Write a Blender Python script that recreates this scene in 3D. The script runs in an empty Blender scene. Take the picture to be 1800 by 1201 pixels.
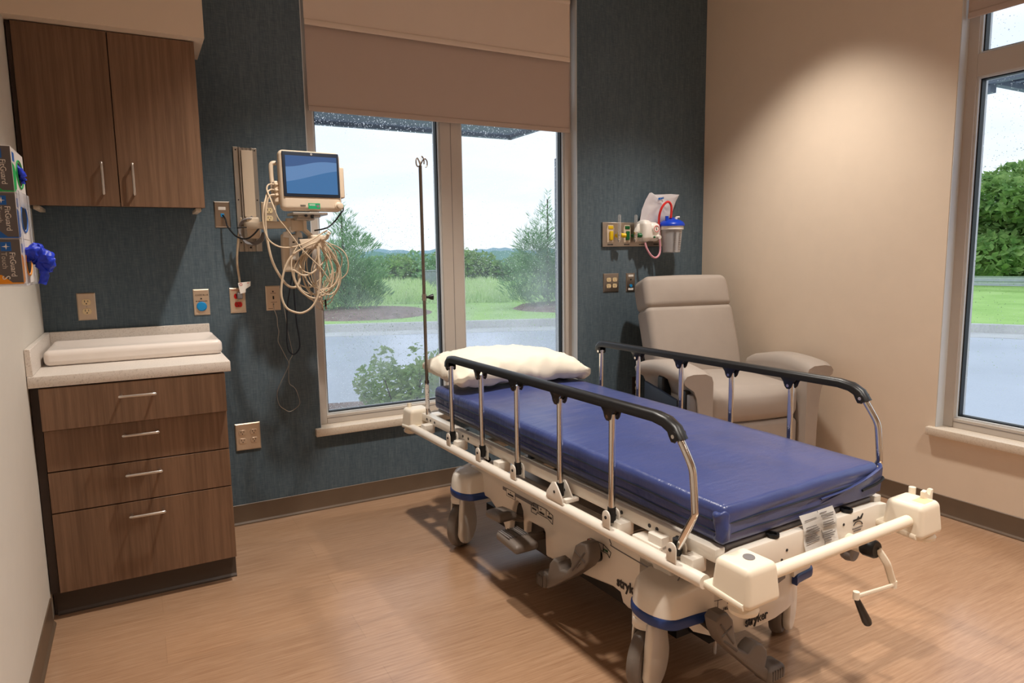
import bpy, bmesh, math, random
from mathutils import Vector, Matrix, noise
C = bpy.context.scene.collection
R = math.radians
D, W, LX, FR, HC = 3.502, 3.411, -0.356, -1.70, 3.05   # back wall, right wall, left wall, front wall, ceiling

# ------------------------------------------------------------------ materials
def lin(c):
    return tuple((v/12.92 if v <= .04045 else ((v+.055)/1.055)**2.4) for v in (x/255 for x in c))
class NT:
    def __init__(s, name):
        s.m = bpy.data.materials.new(name); s.m.use_nodes = True
        s.t = s.m.node_tree; s.t.nodes.clear()
        s.out = s.n('ShaderNodeOutputMaterial')
    def n(s, kind, **kw):
        o = s.t.nodes.new(kind)
        for k, v in kw.items():
            if k[0] == '_': o.inputs[int(k[1:])].default_value = v
            elif k in o.inputs and not hasattr(type(o), k): o.inputs[k].default_value = v
            else: setattr(o, k, v)
        return o
    def l(s, a, b): s.t.links.new(a, b)
    def coords(s, sc=(1,1,1), rot=(0,0,0)):
        tc = s.n('ShaderNodeTexCoord'); mp = s.n('ShaderNodeMapping')
        mp.inputs['Scale'].default_value = sc; mp.inputs['Rotation'].default_value = rot
        s.l(tc.outputs['Object'], mp.inputs['Vector']); return mp.outputs['Vector']
    def noise(s, vec, scale, detail=3, rough=.55):
        o = s.n('ShaderNodeTexNoise'); o.inputs['Scale'].default_value = scale
        o.inputs['Detail'].default_value = detail; o.inputs['Roughness'].default_value = rough
        if vec: s.l(vec, o.inputs['Vector'])
        return o.outputs['Fac']
    def ramp(s, fac, stops):
        o = s.n('ShaderNodeValToRGB'); e = o.color_ramp.elements
        e[0].position, e[0].color = stops[0][0], (*stops[0][1], 1)
        e[1].position, e[1].color = stops[-1][0], (*stops[-1][1], 1)
        for p, c in stops[1:-1]:
            k = e.new(p); k.color = (*c, 1)
        s.l(fac, o.inputs['Fac']); return o.outputs['Color']
    def mul(s, a, b, op='MULTIPLY'):
        o = s.n('ShaderNodeMath'); o.operation = op
        for i, v in enumerate((a, b)):
            if isinstance(v, (int, float)): o.inputs[i].default_value = v
            else: s.l(v, o.inputs[i])
        return o.outputs[0]
    def bsdf(s, col=None, rough=.5, metal=0, spec=.5, coat=0, cr=.03, bump=None, bs=.1, bd=.002, trans=0, ior=1.45, emit=None, es=0, sheen=0):
        b = s.n('ShaderNodeBsdfPrincipled')
        if col is not None:
            if isinstance(col, tuple): b.inputs['Base Color'].default_value = (*col, 1)
            else: s.l(col, b.inputs['Base Color'])
        b.inputs['Roughness'].default_value = rough; b.inputs['Metallic'].default_value = metal
        b.inputs['Specular IOR Level'].default_value = spec; b.inputs['Coat Weight'].default_value = coat; b.inputs['Coat Roughness'].default_value = cr
        b.inputs['Transmission Weight'].default_value = trans; b.inputs['IOR'].default_value = ior
        b.inputs['Sheen Weight'].default_value = sheen
        if emit: b.inputs['Emission Color'].default_value = (*emit, 1); b.inputs['Emission Strength'].default_value = es
        if bump is not None:
            k = s.n('ShaderNodeBump'); k.inputs['Strength'].default_value = bs; k.inputs['Distance'].default_value = bd
            s.l(bump, k.inputs['Height']); s.l(k.outputs[0], b.inputs['Normal'])
        s.l(b.outputs[0], s.out.inputs[0]); return s.m
M = {}
def plain(name, rgb, rough=.5, metal=0, var=.06, vs=9, bump=0, bscale=300, **kw):
    t = NT(name); v = t.coords(); c = lin(rgb)
    col = t.ramp(t.noise(v, vs, 3), [(.3, tuple(x*(1-var) for x in c)), (.7, tuple(min(1, x*(1+var)) for x in c))])
    b = t.noise(v, bscale, 2) if bump else None
    M[name] = t.bsdf(col, rough, metal, bump=b, bs=bump, bd=.001, **kw); return M[name]
def wood(name, a, b, rough=.45):
    t = NT(name); v = t.coords((70, 70, 1.6)); v2 = t.coords((9, 9, .5)); v3 = t.coords((260, 260, 9))
    n = t.mul(t.mul(t.noise(v, 1, 4), .45), t.mul(t.mul(t.noise(v2, 1, 3), .4), t.mul(t.noise(v3, 1, 2), .25), 'ADD'), 'ADD')
    M[name] = t.bsdf(t.ramp(n, [(.38, lin(a)), (.52, lin(tuple((x+y)/2 for x, y in zip(a, b)))), (.66, lin(b))]), rough, spec=.4, bump=n, bs=.05)
def floor_mat():
    t = NT('floor_vinyl'); v = t.coords((4, 110, 1)); v2 = t.coords((14, 420, 1)); v3 = t.coords((.8, 2.4, 1))
    n = t.mul(t.mul(t.noise(v, 1, 4, .6), .5), t.mul(t.mul(t.noise(v2, 1, 3), .35), t.mul(t.noise(v3, 1, 2), .15), 'ADD'), 'ADD')
    col = t.ramp(n, [(.34, lin((150, 112, 84))), (.5, lin((174, 137, 107))), (.66, lin((192, 157, 128)))])
    br = t.n('ShaderNodeTexBrick'); t.l(t.coords((1, 1, 1)), br.inputs['Vector'])
    br.inputs['Scale'].default_value = 1; br.inputs['Brick Width'].default_value = 1.22; br.inputs['Row Height'].default_value = .183
    br.inputs['Mortar Size'].default_value = .0009; br.inputs['Color1'].default_value = (.95, .95, .95, 1)
    br.inputs['Color2'].default_value = (1.03, 1.02, 1.0, 1); br.inputs['Mortar'].default_value = (.8, .78, .76, 1)
    mx = t.n('ShaderNodeMix', data_type='RGBA', blend_type='MULTIPLY'); mx.inputs[0].default_value = 1
    t.l(col, mx.inputs[6]); t.l(br.outputs['Color'], mx.inputs[7])
    M['floor'] = t.bsdf(mx.outputs[2], .34, spec=.6, bump=n, bs=.05, bd=.001, coat=1, cr=.2)
def wallcover():
    t = NT('woven_wallcovering'); a = t.noise(t.coords((330, 330, 22)), 1, 3); b = t.noise(t.coords((22, 22, 330)), 1, 3)
    c = t.noise(t.coords((3, 3, 1.2)), 1, 2); d = t.noise(t.coords((60, 60, 3)), 1, 2)
    n = t.mul(t.mul(t.mul(a, .36), t.mul(b, .34), 'ADD'), t.mul(t.mul(c, .16), t.mul(d, .14), 'ADD'), 'ADD')
    M['wallcover'] = t.bsdf(t.ramp(n, [(.36, lin((68, 83, 94))), (.5, lin((87, 102, 112))), (.64, lin((107, 120, 129)))]), .7, spec=.25, bump=n, bs=.15, bd=.001)
def speckle(name, base, dot, rough=.35):
    t = NT(name); v = t.coords(); n = t.noise(v, 420, 2); n2 = t.noise(v, 150, 2)
    k = t.mul(t.mul(n, .6), t.mul(n2, .4), 'ADD')
    M[name] = t.bsdf(t.ramp(k, [(.36, lin(dot)), (.46, lin(base)), (.6, lin(base)), (.7, lin(tuple(min(255, x+14) for x in base)))]), rough)
def foliage(name, a, b):
    t = NT(name); n = t.noise(t.coords(), 3.5, 4)
    inf = t.n('ShaderNodeObjectInfo')
    col = t.ramp(n, [(.3, lin(a)), (.7, lin(b))])
    hs = t.n('ShaderNodeHueSaturation'); t.l(col, hs.inputs['Color'])
    t.l(t.mul(t.mul(inf.outputs['Random'], .35), .82, 'ADD'), hs.inputs['Value'])
    d = t.n('ShaderNodeBsdfDiffuse'); tr = t.n('ShaderNodeBsdfTranslucent'); mx = t.n('ShaderNodeMixShader'); mx.inputs[0].default_value = .35
    t.l(hs.outputs[0], d.inputs[0]); t.l(hs.outputs[0], tr.inputs[0]); t.l(d.outputs[0], mx.inputs[1]); t.l(tr.outputs[0], mx.inputs[2])
    t.l(mx.outputs[0], t.out.inputs[0]); M[name] = t.m
def ground_mat(name, stops, scale=.7, rough=.9, spec=.3, fine=40):
    t = NT(name); v = t.coords(); n = t.mul(t.mul(t.noise(v, scale, 4), .6), t.mul(t.noise(v, fine, 3), .4), 'ADD')
    M[name] = t.bsdf(t.ramp(n, [(p, lin(c)) for p, c in stops]), rough, spec=spec, bump=n, bs=.3, bd=.02)
def glass_mat(name, haze, drops):
    """thin wet pane: clear, a weak reflection, misted patches and rain drops"""
    t = NT(name); tr = t.n('ShaderNodeBsdfTransparent'); tr.inputs[0].default_value = (.97, .985, .99, 1)
    gl = t.n('ShaderNodeBsdfGlossy'); gl.inputs['Roughness'].default_value = 0
    fr = t.n('ShaderNodeFresnel'); fr.inputs[0].default_value = 1.3
    m1 = t.n('ShaderNodeMixShader'); t.l(t.mul(fr.outputs[0], .6), m1.inputs[0]); t.l(tr.outputs[0], m1.inputs[1]); t.l(gl.outputs[0], m1.inputs[2])
    v = t.coords()
    last = m1.outputs[0]
    if haze:
        tl = t.n('ShaderNodeBsdfTranslucent'); tl.inputs[0].default_value = (.95, .97, 1, 1)
        sp = t.n('ShaderNodeSeparateXYZ'); t.l(v, sp.inputs[0])
        zr = t.n('ShaderNodeMapRange'); t.l(sp.outputs[2], zr.inputs[0])
        zr.inputs[1].default_value = 1.5; zr.inputs[2].default_value = .7; zr.inputs[3].default_value = .12; zr.inputs[4].default_value = 1
        xr = t.n('ShaderNodeMapRange'); t.l(sp.outputs[0], xr.inputs[0])
        xr.inputs[1].default_value = haze[1]; xr.inputs[2].default_value = haze[2]; xr.inputs[3].default_value = .5; xr.inputs[4].default_value = 1
        nz = t.ramp(t.noise(v, 2.6, 5), [(.35, (0.25,)*3), (.65, (1,)*3)])
        f = t.mul(t.mul(zr.outputs[0], xr.outputs[0]), t.mul(nz, haze[0]))
        m2 = t.n('ShaderNodeMixShader'); t.l(f, m2.inputs[0]); t.l(last, m2.inputs[1]); t.l(tl.outputs[0], m2.inputs[2]); last = m2.outputs[0]
    if drops:
        fac = None
        for sc, rad, dens in ((70, .32, .45), (150, .36, .5)):
            vo = t.n('ShaderNodeTexVoronoi'); vo.inputs['Scale'].default_value = sc; t.l(v, vo.inputs['Vector'])
            sc2 = t.n('ShaderNodeSeparateColor'); t.l(vo.outputs['Color'], sc2.inputs[0])
            keep = t.mul(sc2.outputs[0], drops*dens, 'LESS_THAN')
            dt = t.mul(vo.outputs['Distance'], t.mul(t.mul(sc2.outputs[1], rad*.7), rad*.4, 'ADD'), 'LESS_THAN')
            k = t.mul(keep, dt); fac = k if fac is None else t.mul(fac, k, 'MAXIMUM')
        bp = t.n('ShaderNodeBump'); bp.inputs['Strength'].default_value = 1; bp.inputs['Distance'].default_value = .004
        t.l(t.noise(v, 120, 2), bp.inputs['Height'])
        rf = t.n('ShaderNodeBsdfRefraction'); rf.inputs['IOR'].default_value = 1.33; rf.inputs['Roughness'].default_value = .12
        t.l(bp.outputs[0], rf.inputs['Normal'])
        m3 = t.n('ShaderNodeMixShader'); t.l(t.mul(fac, .75), m3.inputs[0]); t.l(last, m3.inputs[1]); t.l(rf.outputs[0], m3.inputs[2]); last = m3.outputs[0]
    t.l(last, t.out.inputs[0]); M[name] = t.m
def clear_mat(name, col, fac=.5, rough=.05):
    t = NT(name); tr = t.n('ShaderNodeBsdfTransparent'); tr.inputs[0].default_value = (*col, 1)
    pb = t.n('ShaderNodeBsdfPrincipled'); pb.inputs['Base Color'].default_value = (*col, 1); pb.inputs['Roughness'].default_value = rough
    lw = t.n('ShaderNodeLayerWeight'); lw.inputs[0].default_value = .4
    m = t.n('ShaderNodeMixShader'); t.l(t.mul(t.mul(lw.outputs[1], .5), fac, 'ADD'), m.inputs[0])
    t.l(tr.outputs[0], m.inputs[1]); t.l(pb.outputs[0], m.inputs[2]); t.l(m.outputs[0], t.out.inputs[0]); M[name] = t.m
def screen_mat():
    t = NT('monitor_display'); sp = t.n('ShaderNodeSeparateXYZ'); v = t.coords(); t.l(v, sp.inputs[0])
    def wave(k, ph, amp, off, base):      # height of a soft wave across the picture
        return t.mul(t.mul(t.mul(t.mul(t.mul(sp.outputs[0], k), ph, 'ADD'), 0, 'SINE'), amp), t.mul(t.mul(sp.outputs[0], off), base, 'ADD'), 'ADD')
    up = t.mul(sp.outputs[2], wave(24, .6, .006, .10, .212), 'GREATER_THAN'); mid = t.mul(sp.outputs[2], wave(13, 0, .012, .13, .158), 'GREATER_THAN')
    m1 = t.n('ShaderNodeMix', data_type='RGBA'); t.l(mid, m1.inputs[0]); m1.inputs[6].default_value = (*lin((68, 118, 168)), 1); m1.inputs[7].default_value = (*lin((104, 142, 188)), 1)
    m2 = t.n('ShaderNodeMix', data_type='RGBA'); t.l(up, m2.inputs[0]); t.l(m1.outputs[2], m2.inputs[6]); m2.inputs[7].default_value = (*lin((66, 96, 142)), 1)
    b = t.n('ShaderNodeBsdfPrincipled'); b.inputs['Base Color'].default_value = (.01, .015, .03, 1); b.inputs['Roughness'].default_value = .12
    t.l(m2.outputs[2], b.inputs['Emission Color']); b.inputs['Emission Strength'].default_value = .85
    t.l(b.outputs[0], t.out.inputs[0]); M['display'] = t.m

wood('cabinet_wood', (98, 74, 57), (134, 104, 82))
floor_mat(); wallcover()
plain('beige_paint', (228, 209, 188), .65, bump=.06, bscale=240, var=.015)
plain('grey_paint', (222, 216, 206), .65, bump=.06, bscale=240, var=.015)
plain('ceiling_white', (232, 228, 220), .8)
plain('base_rubber', (104, 86, 70), .42)
plain('toe_rubber', (70, 58, 50), .42)
plain('dark_wood', (48, 34, 26), .5)
speckle('counter_stone', (230, 221, 212), (190, 178, 166))
speckle('sill_stone', (222, 208, 190), (190, 172, 152))
plain('white_plastic', (238, 233, 226), .32, var=.01)
plain('tray_plastic', (236, 226, 218), .3, var=.01)
plain('bed_white', (232, 224, 212), .3, var=.015, coat=.2)
plain('bumper_white', (238, 226, 206), .38, var=.015)
plain('beige_plastic', (214, 196, 174), .42, var=.015)
plain('cable_beige', (206, 186, 160), .45, var=.03)
plain('frame_paint', (196, 186, 176), .45, var=.015)
plain('frame_light', (214, 216, 216), .4, var=.015)
plain('black_rubber', (14, 14, 16), .5)
plain('rail_black', (22, 21, 22), .36, var=.1)
plain('black_plastic', (20, 20, 22), .4)
plain('dark_navy', (30, 40, 56), .45)
plain('bed_blue', (36, 62, 122), .38)
plain('taupe_plastic', (112, 102, 94), .45, var=.03)
plain('grey_trim', (120, 116, 116), .5)
plain('taupe_dark', (88, 80, 74), .55)
plain('label_ink', (36, 34, 36), .5)
plain('label_red', (190, 40, 34), .5)
plain('paper_white', (236, 230, 222), .6)
plain('chrome', (225, 222, 218), .12, 1, var=.01)
plain('brushed_steel', (168, 158, 148), .34, 1, bump=.1)
plain('pole_steel', (128, 120, 112), .3, 1)
plain('plate_steel', (206, 186, 164), .38, .55, bump=.05)
plain('handle_nickel', (214, 208, 202), .3, 1)
plain('ivory', (232, 208, 164), .4)
plain('red_plastic', (196, 22, 22), .35)
plain('button_blue', (24, 140, 206), .35)
plain('aluminium', (178, 172, 164), .36, .7)
plain('chair_fabric', (170, 158, 148), .62, var=.03, bump=.15, bscale=420)
plain('shade_light', (226, 207, 190), .85, var=.01, bump=.08, bscale=600)
plain('shade_dark', (192, 172, 159), .85, var=.01, bump=.08, bscale=600)
plain('pillow_cotton', (236, 226, 208), .8, var=.01, bump=.1, bscale=180)
plain('yellow_plastic', (226, 190, 20), .4)
plain('green_plastic', (18, 96, 48), .4)
plain('green_label', (20, 158, 104), .5)
plain('orange', (238, 150, 22), .5)
plain('carton_grey', (98, 92, 92), .55)
plain('carton_white', (232, 224, 218), .55)
plain('carton_green', (24, 172, 84), .55)
plain('carton_blue', (20, 96, 180), .55)
plain('glove_blue', (30, 62, 214), .45, var=.2, vs=60)
plain('suction_blue', (12, 62, 190), .32)
plain('tag_red', (200, 60, 56), .6)
plain('brass', (190, 150, 70), .3, 1)
t = NT('mattress_vinyl'); v = t.coords((1, 1, 1))
M['mattress'] = t.bsdf(t.ramp(t.noise(v, 5, 3), [(.3, lin((44, 57, 110))), (.7, lin((53, 66, 122)))]), .32, spec=.7, bump=t.mul(t.noise(t.coords((2, 9, 2)), 3, 3), t.mul(t.noise(v, 160, 2), .08), 'ADD'), bs=.25, bd=.012, sheen=.1)
clear_mat('clear_plastic', (.93, .93, .93), .12); clear_mat('bag_film', (.93, .9, .93), .5, .18)
clear_mat('pink_tube', (.86, .45, .52), .55); clear_mat('red_tube', (.86, .05, .05), .7); clear_mat('canister_clear', (.84, .83, .84), .3)
clear_mat('acrylic', (.94, .94, .96), .1)
glass_mat('rainy_glass', (.75, .1, 1.5), .75); glass_mat('rainy_glass_side', None, .35)
screen_mat()
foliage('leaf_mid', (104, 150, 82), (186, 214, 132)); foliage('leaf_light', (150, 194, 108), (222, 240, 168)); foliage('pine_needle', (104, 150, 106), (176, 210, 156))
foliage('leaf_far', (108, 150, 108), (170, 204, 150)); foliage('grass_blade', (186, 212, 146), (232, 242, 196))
plain('bark', (92, 80, 68), .9, var=.2)
ground_mat('lawn', [(.3, (150, 192, 100)), (.5, (178, 214, 122)), (.7, (202, 228, 150))])
ground_mat('mulch', [(.3, (112, 94, 86)), (.5, (150, 124, 112)), (.7, (180, 156, 142))], 6)
ground_mat('asphalt', [(.3, (196, 200, 210)), (.5, (212, 216, 226)), (.7, (224, 228, 238))], .5, .3, .5, 60)
ground_mat('concrete', [(.3, (196, 194, 192)), (.5, (214, 212, 208)), (.7, (226, 224, 220))], 2, .8)
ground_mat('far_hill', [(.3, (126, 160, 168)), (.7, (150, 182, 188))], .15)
ground_mat('masonry', [(.3, (150, 158, 168)), (.7, (186, 192, 200))], 5)
ground_mat('soffit_metal', [(.3, (104, 112, 122)), (.7, (122, 130, 140))], 3, .5)
plain('utility_grey', (150, 158, 160), .6)
plain('galvanized', (196, 200, 204), .4, .5)

# ------------------------------------------------------------------ mesh builder
class MB:
    def __init__(s): s.b = bmesh.new(); s.mi = 0
    def _xf(s, vs, mat):
        if mat is not None:
            for v in vs: v.co = mat @ v.co
    def raw(s, vs, fs, mat=None):
        bv = [s.b.verts.new(v) for v in vs]; s._xf(bv, mat)
        for f in fs:
            try: k = s.b.faces.new([bv[i] for i in f]); k.material_index = s.mi
            except ValueError: pass
        return s
    def box(s, x0, x1, y0, y1, z0, z1, bev=0, seg=2, mat=None):
        b = bmesh.new()
        vs = [b.verts.new((x, y, z)) for x in (x0, x1) for y in (y0, y1) for z in (z0, z1)]
        for f in ((0,1,3,2), (4,6,7,5), (0,4,5,1), (2,3,7,6), (0,2,6,4), (1,5,7,3)): b.faces.new([vs[i] for i in f])
        bmesh.ops.recalc_face_normals(b, faces=b.faces[:])
        if bev: bmesh.ops.bevel(b, geom=b.edges[:], offset=bev, segments=seg, profile=.5, affect='EDGES', clamp_overlap=True)
        return s._merge(b, mat)
    def _merge(s, b, mat=None):
        b.verts.index_update(); m = [s.b.verts.new(v.co) for v in b.verts]; s._xf(m, mat)
        for f in b.faces:
            try: k = s.b.faces.new([m[v.index] for v in f.verts]); k.material_index = s.mi
            except ValueError: pass
        b.free(); return s
    def prism(s, poly, ax, a0, a1, bev=0, seg=2, mat=None):
        b = bmesh.new()
        def P(p, a):
            return {'x': (a, p[0], p[1]), 'y': (p[0], a, p[1]), 'z': (p[0], p[1], a)}[ax]
        lo = [b.verts.new(P(p, a0)) for p in poly]; hi = [b.verts.new(P(p, a1)) for p in poly]; n = len(poly)
        f0 = b.faces.new(lo); f1 = b.faces.new(list(reversed(hi)))
        for i in range(n): b.faces.new((lo[i], hi[i], hi[(i+1) % n], lo[(i+1) % n]))
        bmesh.ops.recalc_face_normals(b, faces=b.faces[:])
        if bev: bmesh.ops.bevel(b, geom=list(set(f0.edges[:] + f1.edges[:])), offset=bev, segments=seg, profile=.5, affect='EDGES', clamp_overlap=True)
        return s._merge(b, mat)
    def tube(s, pts, r, res=8, smooth=0, closed=False, flat=None, mat=None):
        pts = [Vector(p) for p in pts]
        if smooth:
            q = []; n = len(pts)
            for i in range(n if closed else n-1):
                g = lambda k: pts[k % n] if closed else pts[max(0, min(n-1, k))]
                a, b, c, d = g(i-1), g(i), g(i+1), g(i+2)
                for k in range(smooth):
                    u = k/smooth
                    q.append(.5*((2*b) + (c-a)*u + (2*a-5*b+4*c-d)*u*u + (3*b-a-3*c+d)*u**3))
            if not closed: q.append(pts[-1])
            pts = q
        n = len(pts); vs = []; fs = []; nr = None
        for i, p in enumerate(pts):
            if closed: tg = (pts[(i+1) % n]-pts[i-1])
            else: tg = pts[min(i+1, n-1)]-pts[max(i-1, 0)]
            tg.normalize()
            if nr is None:
                nr = tg.cross(Vector((0, 0, 1)) if abs(tg.z) < .9 else Vector((1, 0, 0))).normalized()
            nr = (nr - tg*nr.dot(tg)); nr = nr.normalized() if nr.length > 1e-6 else tg.orthogonal().normalized()
            bi = tg.cross(nr); rr = r[i*len(r)//n] if isinstance(r, (list, tuple)) else r
            for k in range(res):
                a = 2*math.pi*k/res; vs.append(p + nr*math.cos(a)*rr + bi*math.sin(a)*rr*(flat or 1))
        m = n if closed else n-1
        for i in range(m):
            for k in range(res):
                a, b = i*res+k, i*res+(k+1) % res; c, d = ((i+1) % n)*res+(k+1) % res, ((i+1) % n)*res+k
                fs.append((a, b, c, d))
        if not closed: fs += [tuple(reversed(range(res))), tuple(range((n-1)*res, n*res))]
        return s.raw(vs, fs, mat)
    def cyl(s, a, b, r, res=16, r2=None, mat=None):
        return s.lathe([(0, 0), (r, 0), (r if r2 is None else r2, 1), (0, 1)], a, b, res, mat)
    def lathe(s, prof, a, b, res=24, mat=None, sy=1):
        """profile (radius, t) swept around the axis a->b; t in 0..1"""
        a, b = Vector(a), Vector(b); ax = b-a; n = ax.normalized(); u = n.orthogonal().normalized(); w = n.cross(u)
        vs = []; fs = []; m = len(prof)
        for r, t in prof:
            for k in range(res):
                q = 2*math.pi*k/res; vs.append(a + ax*t + (u*math.cos(q) + w*math.sin(q)*sy)*max(r, 1e-5))
        for i in range(m-1):
            for k in range(res):
                fs.append((i*res+k, i*res+(k+1) % res, (i+1)*res+(k+1) % res, (i+1)*res+k))
        b_ = bmesh.new(); bv = [b_.verts.new(v) for v in vs]
        for f in fs: b_.faces.new([bv[i] for i in f])
        bmesh.ops.remove_doubles(b_, verts=b_.verts[:], dist=4e-5); bmesh.ops.recalc_face_normals(b_, faces=b_.faces[:])
        return s._merge(b_, mat)
    def torus(s, c, nrm, R_, r, res=32, rs=8, mat=None):
        c, n = Vector(c), Vector(nrm).normalized(); u = n.orthogonal().normalized(); w = n.cross(u)
        return s.tube([c + (u*math.cos(2*math.pi*k/res) + w*math.sin(2*math.pi*k/res))*R_ for k in range(res)], r, rs, closed=True, mat=mat)
    def rbox(s, x0, x1, y0, y1, z0, z1, r, n=8, m=4, crown=(0, 0, 0), fn=None, mat=None):
        """soft box: rounded edges of radius r, faces bulging by crown, optional fn(point)->point"""
        c = Vector(((x0+x1)/2, (y0+y1)/2, (z0+z1)/2)); h = Vector((abs(x1-x0)/2, abs(y1-y0)/2, abs(z1-z0)/2)); r = min(r, min(h)*.999)
        ax = []
        for k in range(3):
            i = h[k]-r
            e = [r*math.tan(math.pi/4*j/m) for j in range(m+1)]
            ax.append([-i-q for q in reversed(e)] + [-i+2*i*j/n for j in range(1, n)] + [i+q for q in e])
        idx = {}; vs = []; fs = []
        L = [len(a) for a in ax]
        def V(i, j, k):
            key = (i, j, k)
            if key not in idx:
                p = Vector((ax[0][i], ax[1][j], ax[2][k])); q = Vector([max(-(h[a]-r), min(h[a]-r, p[a])) for a in range(3)]); d = p-q
                if d.length > 1e-9: p = q + d.normalized()*r
                t = [p[a]/h[a] for a in range(3)]
                for a in range(3):
                    if crown[a]:
                        o = [b for b in range(3) if b != a]
                        p[a] += crown[a]*t[a]*(1-t[o[0]]**2)*(1-t[o[1]]**2)
                p = p + c
                if fn: p = Vector(fn(p))
                idx[key] = len(vs); vs.append(p)
            return idx[key]
        for a in range(3):
            o = [b for b in range(3) if b != a]
            for side in (0, L[a]-1):
                for i in range(L[o[0]]-1):
                    for j in range(L[o[1]]-1):
                        q = []
                        for di, dj in ((0, 0), (1, 0), (1, 1), (0, 1)):
                            k = [0, 0, 0]; k[a] = side; k[o[0]] = i+di; k[o[1]] = j+dj; q.append(V(*k))
                        fs.append(q if (side > 0) == (a != 1) else q[::-1])
        return s.raw(vs, fs, mat)
    def out(s, name, mat, parent=None, smooth=True, ang=38, loc=None):
        me = bpy.data.meshes.new(name); s.b.to_mesh(me); s.b.free()
        for m_ in (mat if isinstance(mat, (list, tuple)) else [mat]): me.materials.append(M[m_])
        if smooth:
            me.polygons.foreach_set('use_smooth', [True]*len(me.polygons)); me.set_sharp_from_angle(angle=R(ang))
        o = bpy.data.objects.new(name, me); C.objects.link(o)
        if parent is not None:
            o.parent = parent
            if 'world' in parent: 
                me.transform(Matrix.Translation(-parent.location))
        return o
def settle(root):
    if 'world' in root: del root['world']
def tag(o, label, cat, group=None, kind=None):
    if label: o['label'] = label
    if cat: o['category'] = cat
    if group: o['group'] = group
    if kind: o['kind'] = kind
    return o
def thing(name, label, cat, loc=(0, 0, 0), rz=0, group=None, world=True):
    o = bpy.data.objects.new(name, None); C.objects.link(o); o.location = loc; o.rotation_euler = (0, 0, rz); o.empty_display_size = .1
    if world: o['world'] = 1
    return tag(o, label, cat, group)
def struct(name, mb, mat, parent=None, **kw):
    o = mb.out(name, mat, parent, **kw)
    if parent is None: o['kind'] = 'structure'
    return o
def axes(o, x, y):
    x = Vector(x).normalized(); y = Vector(y).normalized(); z = x.cross(y)
    return Matrix(((x.x, y.x, z.x, o[0]), (x.y, y.y, z.y, o[1]), (x.z, y.z, z.z, o[2]), (0, 0, 0, 1)))
def text(name, body, size, o, x, y, mat, parent, bold=0, wide=1, ext=.0004):
    cu = bpy.data.curves.new(name, 'FONT'); cu.body = body; cu.size = size; cu.extrude = ext; cu.align_x = 'LEFT'; cu.offset = bold; cu.resolution_u = 3
    tmp = bpy.data.objects.new('tmp', cu); C.objects.link(tmp)
    dg = bpy.context.evaluated_depsgraph_get(); me = bpy.data.meshes.new_from_object(tmp.evaluated_get(dg))
    bpy.data.objects.remove(tmp); bpy.data.curves.remove(cu)
    me.transform(Matrix.Diagonal((wide, 1, 1, 1))); me.transform(axes(o, x, y)); me.materials.clear(); me.materials.append(M[mat]); me.name = name
    ob = bpy.data.objects.new(name, me); C.objects.link(ob); ob.parent = parent
    if 'world' in parent: me.transform(Matrix.Translation(-parent.location))
    return ob
def bars(name, o, x, y, w, h, mat, parent, seed=1, gap=.35):
    """a line of print too small to read: short dashes in a row"""
    rnd = random.Random(seed); m = MB(); M4 = axes(o, x, y); u = 0
    while u < w:
        k = min(w-u, h*rnd.uniform(.5, 1.6)); m.box(u, u+k, 0, h*rnd.uniform(.75, 1), -.0002, .0003, mat=M4); u += k+h*gap
    return m.out(name, mat, parent, smooth=False)
def clone(root, label=None, loc=None, rz=None, scale=None):
    r = root.copy(); C.objects.link(r)
    if label: r['label'] = label
    if loc is not None: r.location = loc
    if rz is not None: r.rotation_euler = (0, 0, rz)
    if scale is not None: r.scale = scale
    for ch in list(root.children):
        c = ch.copy(); C.objects.link(c); c.parent = r
        for g in list(ch.children):
            d = g.copy(); C.objects.link(d); d.parent = c
    return r
def wobble(p, s, a): return Vector(p) + noise.noise_vector(Vector(p)*s)*a

# ------------------------------------------------------------------ room shell
WX0, WX1, WZ0, WZ1 = .785, 2.384, .400, 2.80          # back window opening
RY0, RY1 = .30, 1.889                                 # right window opening (y)
struct('floor', MB().box(LX-.1, W+.2, FR-.1, D+.2, -.12, 0), 'floor', smooth=False)
struct('ceiling', MB().box(LX-.1, W+.2, FR-.1, D+.2, HC, HC+.1), 'ceiling_white', smooth=False)
struct('wall_back', MB().box(LX-.1, WX0, D, D+.2, 0, HC).box(WX1, W+.2, D, D+.2, 0, HC).box(WX0, WX1, D, D+.2, 0, WZ0).box(WX0, WX1, D, D+.2, WZ1, HC), 'wallcover', smooth=False)
struct('wall_right', MB().box(W, W+.2, RY1, D, 0, HC).box(W, W+.2, FR, RY0, 0, HC).box(W, W+.2, RY0, RY1, 0, WZ0).box(W, W+.2, RY0, RY1, WZ1, HC), 'beige_paint', smooth=False)
struct('wall_left', MB().box(LX-.1, LX, FR, D, 0, HC), 'grey_paint', smooth=False)
struct('wall_front', MB().box(LX-.1, W+.2, FR-.1, FR, 0, HC), 'beige_paint', smooth=False)
struct('wall_soffit', MB().box(LX, .320, 3.155, D, 2.203, HC), 'beige_paint', smooth=False)
def base_profile(h=.102): return [(0, 0), (.013, 0), (.012, .006), (.006, .014), (.004, .022), (.004, h-.002), (.002, h), (0, h)]
def baseboard(name, x0, x1, wall, sgn, ax, h=.102, mat='base_rubber'):
    p = [(wall + sgn*a, z) for a, z in base_profile(h)]
    return MB().prism(p, ax, x0, x1)
struct('baseboard_back', baseboard('b', .283, W, D, -1, 'x'), 'base_rubber', ang=20)
struct('baseboard_right', baseboard('b', FR, D-.013, W, -1, 'y'), 'base_rubber', ang=20)
struct('baseboard_left', baseboard('b', FR, 2.86, LX, 1, 'y'), 'base_rubber', ang=20)

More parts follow.
